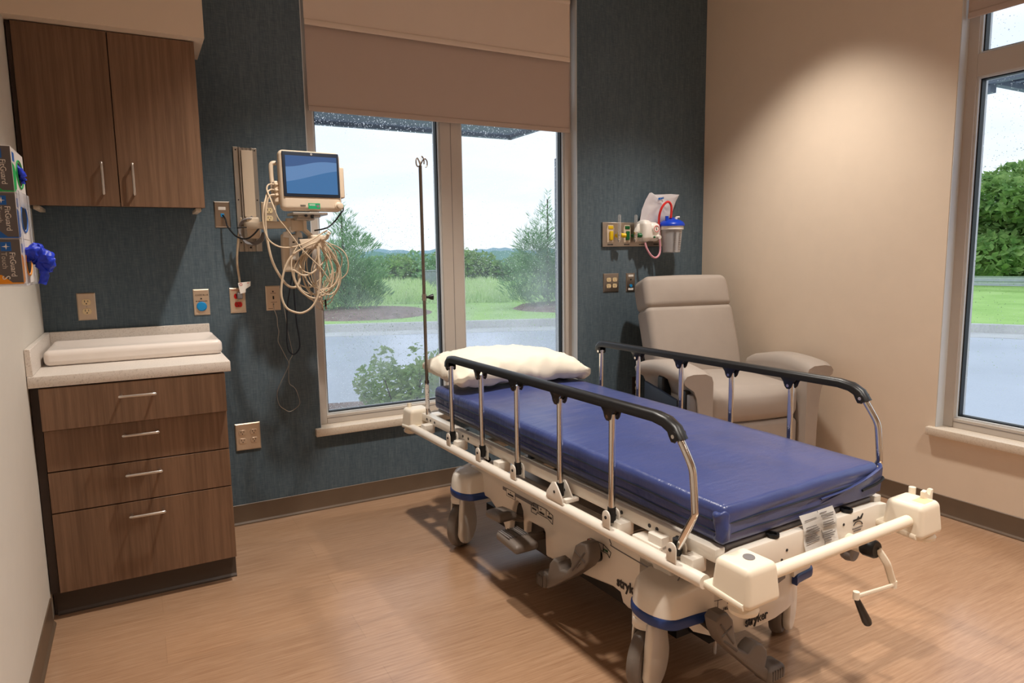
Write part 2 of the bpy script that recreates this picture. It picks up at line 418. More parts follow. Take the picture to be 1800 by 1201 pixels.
def window(name, M4, width, zb, zt, glassmat):
    """built in its own frame: x along the wall, y outward, z up; M4 places it"""
    root = bpy.data.objects.new(name, None); C.objects.link(root); root.matrix_world = M4; root['kind'] = 'structure'
    f0, f1, j = .062, .13, .05
    m = MB()
    mid = (.735, .862); tr0, tr1 = 2.094, 2.194
    m.box(0, j, f0, f1, zb, zt, .002, 1).box(width-j, width, f0, f1, zb, zt, .002, 1).box(j, width-j, f0, f1, zt-j, zt, .002, 1).box(j, width-j, f0, f1, zb, zb+.046, .002, 1)
    m.box(*mid, f0, f1, zb+.046, zt-j, .002, 1)
    for a, b in ((j, mid[0]), (mid[1], width-j)): m.box(a, b, f0, f1, tr0, tr1, .002, 1)
    m.out('frame', 'frame_paint', root)
    s = MB()
    s.box(sum(mid)/2-.001, sum(mid)/2+.001, f0-.0012, f0+.001, zb+.046, zt-j)
    for a, b in ((0, width),): s.box(j, width-j, f0-.0012, f0+.001, zb+.030, zb+.032)
    s.out('joint_line', 'grey_trim', root, smooth=False)
    g = MB(); bd = MB(); k = 0
    for a, b in ((j, mid[0]), (mid[1], width-j)):
        for c, d in ((zb+.046, tr0), (tr1, zt-j)):
            for q, gs, w, ya, yb in ((bd, 0, .009, f0+.010, f0+.026), (g, 0, .015, f0+.024, f0+.056), (bd, 0, .012, f0+.056, f1+.01)):
                q.box(a+gs, a+gs+w, ya, yb, c+gs, d-gs).box(b-gs-w, b-gs, ya, yb, c+gs, d-gs)
                q.box(a+gs+w, b-gs-w, ya, yb, c+gs, c+gs+w).box(a+gs+w, b-gs-w, ya, yb, d-gs-w, d-gs)
    bd.out('glazing_bead', 'frame_light', root, smooth=False); g.out('gasket', 'black_rubber', root, smooth=False)
    for a, b in ((j, mid[0]), (mid[1], width-j)):
        for c, d in ((zb+.046, tr0), (tr1, zt-j)):
            y = f0+.055
            MB().raw([(a+.005, y, c+.005), (b-.005, y, c+.005), (b-.005, y, d-.005), (a+.005, y, d-.005)], [(0, 1, 2, 3)]).out('pane', glassmat, root, smooth=False)
    MB().box(-.030, width+.030, -.029, f1, zb-.041, zb, .004, 2).out('sill', 'sill_stone', root)
    # plastered reveal lining
    MB().box(-.001, .004, .002, f0, zb, zt).box(width-.004, width+.001, .002, f0, zb, zt).out('reveal', 'frame_light', root, smooth=False)
    return root
window('window_1', Matrix.Translation((WX0, D, 0)), WX1-WX0, .4365, WZ1, 'rainy_glass')
window('window_2', Matrix.Translation((W, RY1, 0)) @ Matrix.Rotation(-math.pi/2, 4, 'Z'), RY1-RY0, .4345, WZ1, 'rainy_glass_side')

def shade(label, x0, x1, y, zb, zt, mat, M4=None):
    t = thing('roller_shade', label, 'roller shade', world=False)
    if M4 is not None: t.matrix_world = M4
    else: t.location = ((x0+x1)/2, y, zt); 
    ox, oy, oz = (0, 0, 0) if M4 is not None else ((x0+x1)/2, y, zt)
    MB().box(x0-ox, x1-ox, y-.0006-oy, y+.0006-oy, zb+.022-oz, zt-oz).out('fabric', mat, t, smooth=False)
    MB().rbox(x0-ox, x1-ox, y-.006-oy, y+.006-oy, zb-oz, zb+.028-oz, .005, 2, 2).out('hem_bar', mat, t)
    MB().cyl((x0-ox, y+.012-oy, zt-oz), (x1-ox, y+.012-oy, zt-oz), .02).out('roller', mat, t)
    return t
shade('pale beige roller shade in front of the darker one at the tall window top', .806, 2.340, D+.012, 2.428, 2.765, 'shade_light')
shade('taupe roller shade drawn lower, hanging behind the pale shade in the tall window', .812, 2.352, D+.036, 2.028, 2.765, 'shade_dark')
shade('taupe roller shade rolled up at the top of the right hand window', .012, RY1-RY0-.012, .03, 2.352, 2.765, 'shade_dark', Matrix.Translation((W, RY1, 0)) @ Matrix.Rotation(-math.pi/2, 4, 'Z'))

# ------------------------------------------------------------------ cabinets
def pull(name, a, b, off, parent, r=.0052):
    a, b, off = Vector(a), Vector(b), Vector(off)
    return MB().tube([a, a+off*.8, a+off+(b-a)*.04, b+off+(a-b)*.04, b+off*.8, b], r, 10, smooth=5).out(name, 'handle_nickel', parent)
t = thing('wall_cabinet', 'brown wood two door cabinet hung on the wall under the soffit', 'cabinet', (-.03, 3.36, 1.523))
MB().box(LX+.004, .279, 3.234, D-.002, 1.541, 2.201).box(.263, .279, 3.240, D, 1.527, 1.545).box(LX+.004, LX+.022, 3.225, D, 1.527, 2.19).out('cabinet_body', 'dark_wood', t, smooth=False)
for a in (.251, LX+.03): MB().box(a, a+.021, 3.26, 3.47, 1.513, 1.528, .002).out('mounting_cleat', 'beige_plastic', t)
for x0, x1, hx in ((-.336, -.0295, -.082), (-.0265, .284, .0245)):
    d = MB().box(x0, x1, 3.214, 3.233, 1.526, 2.199, .0012, 1).out('door', 'cabinet_wood', t)
    pull('handle', (hx, 3.214, 1.688), (hx, 3.214, 1.578), (0, -.031, 0), d)
    d.children[0].data.transform(Matrix.Translation(-t.location))
settle(t)
t = thing('base_cabinet', 'brown wood cabinet with four drawers standing under the counter', 'cabinet', (-.03, 3.18, 0))
MB().box(LX+.003, .278, 2.900, D-.015, .105, .872).box(LX+.003, -.327, 2.882, 2.90, .105, .872).out('cabinet_body', 'dark_wood', t, smooth=False)
MB().box(LX+.003, .279, 2.935, D-.02, .0, .105).prism([(2.935-a, z) for a, z in base_profile(.1)], 'x', LX+.013, .281).out('toe_kick', 'toe_rubber', t, ang=20)
for z0, z1, y0, hz in ((.716, .868, 2.853, .8185), (.561, .711, 2.878, .6665), (.407, .557, 2.878, .5145), (.104, .403, 2.878, .354)):
    d = MB().box(-.325, .280, y0, 2.899, z0, z1, .0012, 1).out('drawer', 'cabinet_wood', t)
    pull('handle', (-.076, y0, hz), (.030, y0, hz), (0, -.030, 0), d)
    d.children[0].data.transform(Matrix.Translation(-t.location))
settle(t)
t = thing('countertop', 'speckled off white stone countertop with low upstands at wall and side', 'countertop', (-.03, 3.18, .873))
MB().box(LX+.002, .303, 2.851, D-.001, .873, .9135, .003, 2).out('slab', 'counter_stone', t)
MB().box(LX+.020, .290, D-.020, D-.001, .9135, 1.0105, .002, 1).out('backsplash', 'counter_stone', t)
MB().box(LX+.001, LX+.020, 2.856, D-.001, .9135, 1.0105, .002, 1).out('side_splash', 'counter_stone', t)
settle(t)
def trayfn(p):
    x, y, z = p
    u = (x+.012)/.312; v = (y-3.27)/.165
    if z > .955 and abs(u) < 1 and abs(v) < 1:
        d = max(0, 1-max(abs(u)**6, abs(v)**4)); z -= .030*min(1, d*2.2)
    return (x, y, z)
MB().rbox(-.326, .302, 3.085, 3.455, .9135, .976, .022, 26, 5, fn=trayfn).out('scale_tray', 'tray_plastic', ang=60)
tag(bpy.data.objects['scale_tray'], 'long white plastic tray with raised rim lying on the countertop', 'tray')

# ------------------------------------------------------------------ wall plates
def plate(label, name, x0, x1, z0, z1, mat='plate_steel', group=None, dep=.006):
    t = thing(name, label, 'wall plate' if 'outlet' not in name else 'outlet', ((x0+x1)/2, D, (z0+z1)/2), group=group)
    b = .0045
    def fn(p):
        return p
    m = MB(); o = [(x0, z0), (x1, z0), (x1, z1), (x0, z1)]; i = [(x0+b, z0+b), (x1-b, z0+b), (x1-b, z1-b), (x0+b, z1-b)]
    vs = [(x, D, z) for x, z in o] + [(x, D-dep*.5, z) for x, z in o] + [(x, D-dep, z) for x, z in i]
    fs = [(0, 3, 2, 1), (8, 9, 10, 11)] + [(k, (k+1) % 4, 4+(k+1) % 4, 4+k) for k in range(4)] + [(4+k, 4+(k+1) % 4, 8+(k+1) % 4, 8+k) for k in range(4)]
    m.raw(vs, fs).out('cover_plate', mat, t, smooth=False); return t
def receptacle(t, x, z, mat='ivory', s=1, dep=.006):
    """one socket face: flattened round face, two blade slots and a ground hole"""
    y = D-dep
    P = [(x+s*.0172*max(-1, min(1, 1.0*math.cos(a))), z+s*max(-.0125, min(.0125, .0172*math.sin(a)))) for a in [2*math.pi*k/28 for k in range(28)]]
    r = MB().prism(P, 'y', y-.0026, y+.001, .0006, 1).out('socket', mat, t)
    k = y-.0029
    MB().box(x-.0075*s, x-.0050*s, k, y, z-.0005, z+.0085*s).box(x+.0050*s, x+.0072*s, k, y, z, z+.0075*s).cyl((x, k, z-.0065*s), (x, y, z-.0065*s), .0027*s, 10).out('slot', 'label_ink', r, smooth=False).data.transform(Matrix.Translation(-t.location))
    return r
def screw(t, x, z, dep=.006):
    MB().cyl((x, D-dep-.0012, z), (x, D-dep, z), .0028, 10).out('screw', 'brushed_steel', t)
t = plate('steel duplex outlet with ivory sockets on blue wall above the countertop', 'wall_outlet', -.228, -.158, 1.053, 1.172)
receptacle(t, -.193, 1.132); receptacle(t, -.193, 1.092); screw(t, -.193, 1.112); settle(t)
t = plate('emergency call plate with large round blue button above the counter end', 'call_plate', .231, .299, 1.051, 1.171)
text('lettering', 'CODE BLUE', .0105, (.239, D-.0062, 1.1405), (1, 0, 0), (0, 0, 1), 'label_ink', t)
bars('print', (.240, D-.0062, 1.1135), (1, 0, 0), (0, 0, 1), .050, .0040, 'label_ink', t, 2)
MB().lathe([(.022, 0), (.022, .55), (.018, .9), (.0, 1)], (.264, D-.006, 1.091), (.264, D-.016, 1.091), 28).out('button', 'button_blue', t)
MB().cyl((.264, D-.0085, 1.127), (.264, D-.006, 1.127), .0035, 12).out('lamp', 'label_ink', t); settle(t)
t = plate('steel emergency outlet with two red sockets, white tagged plug in the top one', 'wall_outlet', .389, .459, 1.052, 1.172)
receptacle(t, .424, 1.132, 'red_plastic'); receptacle(t, .425, 1.092, 'red_plastic'); screw(t, .424, 1.112)
text('lettering', 'EMERGENCY', .0075, (.398, D-.0062, 1.158), (1, 0, 0), (0, 0, 1), 'label_red', t); settle(t)
t = plate('steel pull cord call plate with small black switch below the monitor', 'call_plate', .552, .620, 1.056, 1.176)
MB().cyl((.586, D-.009, 1.148), (.586, D-.006, 1.148), .0038, 12).out('lamp', 'label_ink', t); MB().cyl((.586, D-.009, 1.086), (.586, D-.006, 1.086), .003, 12).out('cord_hole', 'label_ink', t)
MB().box(.5835, .5895, D-.013, D-.006, 1.110, 1.126, .001).out('switch', 'black_plastic', t)
bars('print', (.574, D-.0062, 1.1385), (1, 0, 0), (0, 0, 1), .026, .0026, 'label_ink', t, 3)
bars('print', (.573, D-.0062, 1.0945), (1, 0, 0), (0, 0, 1), .030, .0026, 'label_ink', t, 4); bars('print', (.561, D-.0062, 1.0640), (1, 0, 0), (0, 0, 1), .020, .0026, 'label_ink', t, 5); settle(t)
t = plate('square steel outlet with four flush sockets low on blue wall beside drawers', 'wall_outlet', .371, .488, .376, .510, dep=.008)
for x in (.404, .457):
    for z in (.465, .424): receptacle(t, x, z, 'plate_steel', dep=.008)
settle(t)
t = plate('single steel data plate with white label and plug, left of mounting track', 'data_plate', .346, .415, 1.456, 1.576, 'brushed_steel')
MB().box(.364, .396, D-.0072, D-.006, 1.537, 1.551).out('label_strip', 'paper_white', t, smooth=False)
MB().box(.373, .388, D-.012, D-.006, 1.504, 1.520, .001).out('jack', 'button_blue', t); screw(t, .380, 1.565); screw(t, .384, 1.470); settle(t)
t = plate('steel duplex outlet with ivory sockets between mounting track and monitor', 'wall_outlet', .555, .625, 1.468, 1.578, dep=.008)
receptacle(t, .590, 1.537, dep=.008); receptacle(t, .590, 1.500, dep=.008); settle(t)
t = plate('square steel outlet with four ivory sockets under the medical gas panel', 'wall_outlet', 2.577, 2.697, 1.064, 1.182, 'brushed_steel')
for x in (2.617, 2.664):
    for z in (1.142, 1.103): receptacle(t, x, z)
settle(t)
t = plate('narrow steel plate with blue jack beside the four socket outlet', 'data_plate', 2.757, 2.827, 1.061, 1.180, 'brushed_steel')
for z in (1.157, 1.071): MB().box(2.772, 2.812, D-.0072, D-.006, z, z+.013).out('label_strip', 'paper_white', t, smooth=False)
MB().box(2.787, 2.797, D-.0085, D-.006, 1.134, 1.144).out('jack', 'label_ink', t)
MB().cyl((2.792, D-.011, 1.099), (2.792, D-.006, 1.099), .010, 16).out('blue_jack', 'button_blue', t); settle(t)
t = plate('dark steel outlet low on blue wall behind the recliner arm', 'wall_outlet', 2.815, 2.885, .385, .500, 'dark_wood')
receptacle(t, 2.852, .462); receptacle(t, 2.852, .424); settle(t)

# ------------------------------------------------------------------ medical gas panel
t = thing('gas_panel', 'long brushed steel medical gas panel with four outlets on blue wall', 'gas panel', (2.818, D, 1.425))
MB().box(2.563, 3.073, D-.014, D, 1.348, 1.500, .002, 1).out('face_plate', 'brushed_steel', t)
for x, mk, txt in ((2.622, 'yellow_plastic', 'MED AIR'), (2.752, 'green_plastic', 'OXYGEN'), (2.872, 'ivory', 'VACUUM'), (2.992, 'ivory', 'VACUUM')):
    p = MB().prism([(x-.027, 1.375), (x+.027, 1.375), (x+.029, 1.46), (x+.02, 1.483), (x-.02, 1.483), (x-.029, 1.46)], 'y', D-.018, D-.013, .003).out('outlet_surround', 'beige_plastic', t)
    w = MB().rbox(x-.019, x+.019, D-.022, D-.016, 1.458, 1.478, .004, 2, 2).rbox(x-.013, x+.013, D-.026, D-.016, 1.388, 1.438, .004, 2, 2).out('outlet_latch', mk, p); w.data.transform(Matrix.Translation(-t.location))
    bars('print', (x-.022, D-.0145, 1.358), (1, 0, 0), (0, 0, 1), .042, .0075, 'label_ink', t, int(x*100), .2)
settle(t)
def flowmeter(x, mat, label):
    t = thing('flowmeter', label, 'flowmeter', (x, D-.05, 1.42), group=None)
    MB().cyl((x, D-.03, 1.417), (x, D-.070, 1.417), .012, 16).box(x-.045, x-.02, D-.03, D-.02, 1.39, 1.445, .003).out('adapter', mat, t)
    MB().lathe([(0, 0), (.011, .02), (.0095, .12), (.0095, .93), (.007, 1), (0, 1)], (x, D-.062, 1.428), (x, D-.062, 1.545), 18).out('gauge_tube', 'clear_plastic', t)
    MB().lathe([(.0, 0), (.010, 0), (.014, .3), (.015, 1), (0, 1)], (x, D-.062, 1.402), (x, D-.062, 1.438), 18).out('collar', 'chrome', t)
    MB().lathe([(0, 0), (.012, 0), (.014, .15), (.014, .9), (.01, 1), (0, 1)], (x+.012, D-.066, 1.418), (x+.040, D-.078, 1.416), 12).out('control_knob', mat, t)
    MB().lathe([(0, 0), (.006, 0), (.010, .4), (.013, .55), (.013, 1), (0, 1)], (x, D-.062, 1.375), (x, D-.062, 1.404), 14).out('nut', 'chrome', t); settle(t)
flowmeter(2.655, 'yellow_plastic', 'flowmeter with yellow knob and clear tube, leftmost on gas panel')
flowmeter(2.784, 'green_plastic', 'flowmeter with green knob and clear tube on the gas panel')
t = thing('suction_regulator', 'white rounded suction regulator with round dial on the gas panel', 'regulator', (2.88, D-.06, 1.43))
MB().rbox(2.815, 2.885, D-.105, D-.016, 1.385, 1.505, .022, 4, 5, crown=(0, .01, .01)).rbox(2.868, 2.958, D-.100, D-.03, 1.380, 1.500, .028, 4, 5, crown=(0, .012, 0)).out('housing', 'white_plastic', t)
g = MB().cyl((2.905, D-.106, 1.456), (2.905, D-.118, 1.456), .024, 28).out('gauge_face', 'paper_white', t)
MB().torus((2.905, D-.118, 1.456), (0, 1, 0), .0185, .0022).out('gauge_ring', 'label_red', g).data.transform(Matrix.Translation(-t.location))
MB().box(2.901, 2.905, D-.1195, D-.118, 1.452, 1.468).box(2.905, 2.909, D-.1195, D-.118, 1.446, 1.456).out('needle', 'label_ink', g).data.transform(Matrix.Translation(-t.location))
MB().lathe([(0, 0), (.013, 0), (.012, 1), (0, 1)], (2.925, D-.105, 1.408), (2.925, D-.128, 1.404), 16).out('control_knob', 'white_plastic', t)
MB().cyl((2.895, D-.106, 1.405), (2.895, D-.114, 1.405), .006, 12).out('indicator', 'green_plastic', t)
MB().cyl((2.840, D-.085, 1.388), (2.840, D-.085, 1.366), .007, 12).out('hose_nipple', 'clear_plastic', t); settle(t)
t = thing('suction_canister', 'clear suction canister with blue lid hanging right of the gas panel', 'canister', (3.03, 3.39, 1.305))
cx, cy = 3.030, 3.385
MB().lathe([(.0, 0), (.050, 0), (.055, .02), (.066, .9), (.068, 1), (.064, 1), (.062, .9), (.051, .04), (.0, .03)], (cx, cy, 1.306), (cx, cy, 1.462), 40).out('jar', 'canister_clear', t)
MB().lathe([(.074, 0), (.075, .3), (.074, 1), (.066, 1), (.066, 0), (.074, 0)], (cx, cy, 1.452), (cx, cy, 1.474), 40).out('jar_collar', 'white_plastic', t)
MB().lathe([(.0, 0), (.081, 0), (.082, .18), (.078, .3), (.070, .5), (.045, .75), (.02, .82), (.018, 1), (0, 1)], (cx, cy, 1.474), (cx, cy, 1.528), 40).lathe([(0, 0), (.011, 0), (.011, 1), (0, 1)], (cx-.05, cy-.01, 1.49), (cx-.05, cy-.01, 1.536), 14).out('lid', 'suction_blue', t)
MB().cyl((cx+.035, cy, 1.50), (cx+.035, cy, 1.53), .009, 14).cyl((cx+.035, cy, 1.53), (cx+.062, cy, 1.532), .006, 12).out('port', 'white_plastic', t)
m = MB()
for k in range(9):
    z = 1.325+k*.014; m.box(cx-.034, cx-.018, cy-.0612-.0006*k, cy-.058, z, z+.0025).box(cx+.004, cx+.02, cy-.0628-.0006*k, cy-.06, z, z+.0025)
m.out('graduation_marks', 'grey_trim', t, smooth=False)
MB().box(2.955, 3.03, D-.02, D-.012, 1.40, 1.46, .004).box(3.0, 3.05, 3.452, D-.01, 1.445, 1.47, .004).out('bracket', 'beige_plastic', t); settle(t)
tag(MB().tube([(2.950, 3.415, 1.470), (2.930, 3.39, 1.533), (2.932, 3.37, 1.585), (2.958, 3.36, 1.619), (2.986, 3.36, 1.620), (3.008, 3.365, 1.590), (3.012, 3.375, 1.525)], .0075, 12, 8).out('suction_tube', 'red_tube'), 'bright red tube arching over the blue canister lid', 'tube')
tag(MB().tube([(2.840, D-.085, 1.372), (2.842, D-.10, 1.335), (2.864, D-.115, 1.292), (2.898, D-.118, 1.276), (2.934, D-.11, 1.294), (2.952, D-.10, 1.332), (2.950, D-.095, 1.40), (2.948, D-.09, 1.47)], .0065, 12, 8).out('suction_tube', 'pink_tube'), 'pinkish clear tube looping below the suction regulator', 'tube')
t = thing('plastic_bag', 'crumpled clear plastic bag hanging behind the suction regulator', 'bag', (2.99, D-.05, 1.6))
P = [(2.829, 1.500), (2.843, 1.575), (2.874, 1.640), (2.905, 1.684), (2.922, 1.688), (2.950, 1.676), (3.0, 1.678), (3.081, 1.683), (3.155, 1.681), (3.125, 1.635), (3.110, 1.600), (3.090, 1.545), (3.060, 1.515), (2.98, 1.500)]
def bag(poly, y0, thick, seed, n=16):
    """two crumpled films sewn along the outline"""
    c = Vector((sum(p[0] for p in poly)/len(poly), sum(p[1] for p in poly)/len(poly))); m = MB(); k = len(poly); vs = []; fs = []
    Q = []
    for i in range(k):
        for j in range(4): Q.append(Vector(poly[i]).lerp(Vector(poly[(i+1) % k]), j/4))
    K = len(Q); rings = 9
    for side in (-1, 1):
        o = len(vs)
        for r in range(rings+1):
            f = 1-r/rings
            for q in Q:
                p = c + (q-c)*f; e = (1-f**3)
                w = noise.noise(Vector((p.x*22+seed, p.y*22, side*3)))*.012*e + noise.noise(Vector((p.x*60+seed, p.y*50, side*5)))*.006*e
                vs.append((p.x, y0 + side*thick*e + w, p.y))
        for r in range(rings):
            for i in range(K):
                a, b = o+r*K+i, o+r*K+(i+1) % K; fs.append((a, b, b+K, a+K))
    m.raw(vs, fs); return m
bag(P, D-.045, .016, 3).out('film', 'bag_film', t, ang=80)
bars('print', (2.957, D-.072, 1.640), (1, 0, .18), (-.18, 0, 1), .046, .014, 'carton_blue', t, 6, .12); settle(t)
t = thing('plastic_bag', 'small white folded packet tucked between flowmeter and suction regulator', 'packet', (2.80, D-.06, 1.44))
bag([(2.828, 1.500), (2.800, 1.485), (2.774, 1.445), (2.788, 1.405), (2.806, 1.372), (2.836, 1.408), (2.822, 1.45)], D-.055, .009, 8).out('film', 'paper_white', t, ang=80); settle(t)

# ------------------------------------------------------------------ monitor, arm, track
t = thing('mounting_track', 'vertical aluminium mounting track with beige cover on blue wall', 'wall track', (.497, D, 1.585))
MB().box(.444, .466, D-.010, D, 1.343, 1.829, .001).box(.528, .549, D-.010, D, 1.343, 1.826, .001).box(.466, .528, D-.006, D, 1.343, 1.826).box(.468, .473, D-.024, D-.005, 1.343, 1.827).box(.521, .526, D-.024, D-.005, 1.343, 1.826).box(.487, .492, D-.014, D-.005, 1.343, 1.826).box(.504, .509, D-.014, D-.005, 1.343, 1.826).out('rail', 'aluminium', t, smooth=False)
MB().box(.476, .527, D-.034, D-.006, 1.505, 1.812, .002).out('cover', 'beige_plastic', t)
m = MB()
for z in (1.815, 1.585, 1.385):
    for x in (.455, .539): m.cyl((x, D-.0108, z), (x, D-.009, z), .0035, 10)
m.cyl((.497, D-.0075, 1.362), (.497, D-.005, 1.362), .005, 10).out('screw', 'label_ink', t); settle(t)
t = thing('monitor_mount', 'beige jointed wall arm holding the patient monitor', 'wall arm', (.60, 3.34, 1.46))
MB().rbox(.470, .528, 3.40, D-.02, 1.402, 1.500, .006, 2, 2).out('wall_carriage', 'beige_plastic', t)
MB().prism([(.462, 3.41), (.475, 3.365), (.600, 3.275), (.672, 3.262), (.672, 3.310), (.615, 3.325), (.520, 3.41)], 'z', 1.445, 1.477, .004).out('link', 'beige_plastic', t)
MB().cyl((.655, 3.285, 1.430), (.655, 3.285, 1.490), .03, 24).rbox(.640, .705, 3.235, 3.31, 1.432, 1.484, .008, 2, 2).out('joint', 'beige_plastic', t)
MB().box(.655, .735, 3.19, 3.30, 1.478, 1.492, .003).box(.635, .790, 3.165, 3.30, 1.500, 1.512, .003).box(.66, .76, 3.18, 3.29, 1.490, 1.502, .002).out('monitor_plate', 'aluminium', t)
MB().prism([(.690, 1.484), (.704, 1.484), (.704, 1.440), (.737, 1.408), (.765, 1.408), (.765, 1.392), (.732, 1.392), (.690, 1.432)], 'y', 3.215, 3.265, .002).out('hook_bracket', 'beige_plastic', t)
MB().rbox(.712, .768, 3.165, 3.255, 1.350, 1.412, .008, 2, 2).prism([(.655, 1.392), (.668, 1.352), (.715, 1.348), (.715, 1.395)], 'y', 3.16, 3.175, .003).tube([(.760, 3.20, 1.40), (.785, 3.19, 1.405), (.797, 3.18, 1.425)], .008, 8, 5).tube([(.755, 3.17, 1.39), (.77, 3.13, 1.395), (.775, 3.115, 1.415)], .007, 8, 5).out('cable_hook', 'beige_plastic', t)
MB().cyl((.690, 3.162, 1.496), (.690, 3.150, 1.496), .006, 10).cyl((.72, 3.162, 1.496), (.72, 3.152, 1.496), .005, 10).box(.715, .727, 3.170, 3.176, 1.485, 1.50).out('clamp_screw', 'black_plastic', t); settle(t)
t = thing('patient_monitor', 'beige patient monitor with blue lit screen on wall arm by window', 'monitor', (.725, 3.22, 1.512))
TILT = Matrix.Translation((.725, 3.17, 1.51)) @ Matrix.Rotation(R(-2), 4, 'X') @ Matrix.Rotation(R(3), 4, 'Z') @ Matrix.Translation((-.725, -3.17, -1.51))
MB().rbox(.588, .862, 3.165, 3.215, 1.517, 1.783, .022, 6, 5, mat=TILT).rbox(.600, .850, 3.205, 3.285, 1.530, 1.760, .03, 6, 4, mat=TILT).out('housing', 'beige_plastic', t)
MB().rbox(.567, .602, 3.200, 3.262, 1.553, 1.650, .008, 3, 3, mat=TILT).tube([(.585, 3.25, 1.55), (.572, 3.235, 1.60), (.568, 3.235, 1.68), (.570, 3.235, 1.725), (.590, 3.235, 1.732)], .010, 10, 5, mat=TILT).out('side_module', 'beige_plastic', t)
MB().rbox(.852, .884, 3.19, 3.25, 1.582, 1.722, .006, 3, 3, mat=TILT).out('battery_door', 'beige_plastic', t)
MB().rbox(.600, .852, 3.1605, 3.168, 1.578, 1.775, .0035, 4, 2, mat=TILT).out('bezel', 'dark_navy', t)
o = MB().box(.613, .841, 3.1592, 3.162, 1.592, 1.757, mat=TILT).out('display', 'display', t, smooth=False)
MB().lathe([(0, 0), (.0045, 0), (.0045, 1), (0, 1)], (.729, 3.1605, 1.766), (.729, 3.159, 1.766), 16, mat=TILT).out('logo_mark', 'paper_white', t)
MB().torus((.729, 3.1588, 1.766), (0, 1, 0), .0032, .0004, 20, 6, mat=TILT).torus((.7279, 3.1588, 1.766), (0, 1, 0), .0011, .0003, 14, 6, mat=TILT).torus((.7301, 3.1588, 1.766), (0, 1, 0), .0011, .0003, 14, 6, mat=TILT).out('logo_print', 'dark_navy', t)
MB().lathe([(0, 0), (.019, 0), (.019, .25), (.015, .35), (.0135, .95), (.011, 1), (0, 1)], (.843, 3.166, 1.541), (.843, 3.137, 1.541), 26, mat=TILT).out('control_knob', 'beige_plastic', t)
MB().box(.704, .757, 3.1636, 3.167, 1.527, 1.552, mat=TILT).out('label_sticker', 'green_label', t, smooth=False)
MB().lathe([(0, 0), (.007, 0), (.007, 1), (0, 1)], (.747, 3.1636, 1.5395), (.747, 3.1628, 1.5395), 16, mat=TILT).out('sticker_seal', 'grey_trim', t)
m = MB()
for z in (1.546, 1.541): m.box(.708, .735, 3.1630, 3.1636, z, z+.0018, mat=TILT)
m.out('sticker_print', 'paper_white', t, smooth=False)
m = MB()
for k in range(12): m.box(.6685+k*.002, .6685+k*.002+(.0013 if k % 3 else .0006), 3.1638, 3.166, 1.536, 1.544, mat=TILT)
m.out('barcode', 'label_ink', t, smooth=False)
for z in (1.634, 1.609, 1.588): MB().cyl((.592, 3.205, z), (.570, 3.198, z-.002), .0065, 10, mat=TILT).out('connector', 'cable_beige', t)
settle(t)
t = thing('sensor_module', 'beige module with clip face hanging below the monitor arm', 'module', (.645, 3.30, 1.33))
MB().rbox(.604, .672, 3.275, 3.325, 1.246, 1.420, .010, 4, 3, crown=(.003, .004, 0)).out('housing', 'beige_plastic', t)
MB().rbox(.632, .672, 3.255, 3.28, 1.300, 1.415, .008, 3, 3).out('clip_face', 'white_plastic', t)
MB().prism([(.606, 1.405), (.640, 1.400), (.632, 1.432), (.612, 1.428)], 'y', 3.262, 3.30, .004).prism([(.662, 1.405), (.694, 1.400), (.690, 1.425), (.668, 1.434)], 'y', 3.262, 3.30, .004).out('clamp_ear', 'white_plastic', t)
MB().rbox(.635, .662, 3.25, 3.285, 1.425, 1.456, .013, 2, 4).out('ball_joint', 'white_plastic', t)
MB().box(.644, .654, 3.2535, 3.256, 1.378, 1.384).box(.650, .654, 3.2535, 3.256, 1.338, 1.352).box(.655, .659, 3.2535, 3.275, 1.28, 1.295).out('button', 'label_ink', t, smooth=False)
settle(t)

# cables ------------------------------------------------------------
CG = 'looped beige patient cables'; CL = 'beige patient cable looped in the tangle on the hook under the monitor'
def cable(pts, r, y, dy=.02, mat='cable_beige', name='patient_cable', label=CL, group=CG, cat='cable', seed=0):
    n = len(pts); q = []
    for i, p in enumerate(pts):
        if len(p) == 3 and y is None: q.append(p); continue
        x, z = p[0], p[-1]; q.append((x, (y if y is not None else p[1]) + dy*math.sin(3.1*i/n*2+seed), z))
    return tag(MB().tube(q, r, 8, 6).out(name, mat), label, cat, group)
cable([(.725, 1.378), (.665, 1.352), (.616, 1.317), (.586, 1.266), (.569, 1.203), (.564, 1.14), (.581, 1.091), (.615, 1.069), (.65, 1.065), (.687, 1.086), (.713, 1.125), (.727, 1.174), (.733, 1.239), (.731, 1.295), (.728, 1.36)], .0048, 3.14, .012, label='thickest beige cable hanging lowest, in a wide loop under the monitor', group=None)
cable([(.737, 1.375), (.768, 1.331), (.791, 1.294), (.803, 1.245), (.799, 1.195), (.776, 1.155), (.738, 1.129), (.705, 1.127), (.674, 1.142), (.644, 1.172), (.626, 1.209), (.618, 1.245), (.624, 1.255), (.655, 1.234), (.683, 1.233), (.711, 1.247), (.733, 1.275), (.740, 1.365)], .0046, 3.165, .015)
cable([(.737, 1.385), (.703, 1.348), (.673, 1.312), (.66, 1.28), (.666, 1.256), (.69, 1.241), (.714, 1.242), (.739, 1.266), (.765, 1.294), (.779, 1.327), (.770, 1.385)], .0032, 3.19, .02, seed=1)
cable([(.76, 1.395), (.81, 1.373), (.851, 1.352), (.875, 1.322), (.884, 1.28), (.878, 1.237), (.853, 1.209), (.818, 1.189), (.792, 1.173)], .0028, 3.225, .02, seed=2)
cable([(.770, 1.398), (.817, 1.361), (.849, 1.335), (.863, 1.301), (.857, 1.259), (.836, 1.238), (.81, 1.226), (.785, 1.19)], .0028, 3.25, .02, seed=3)
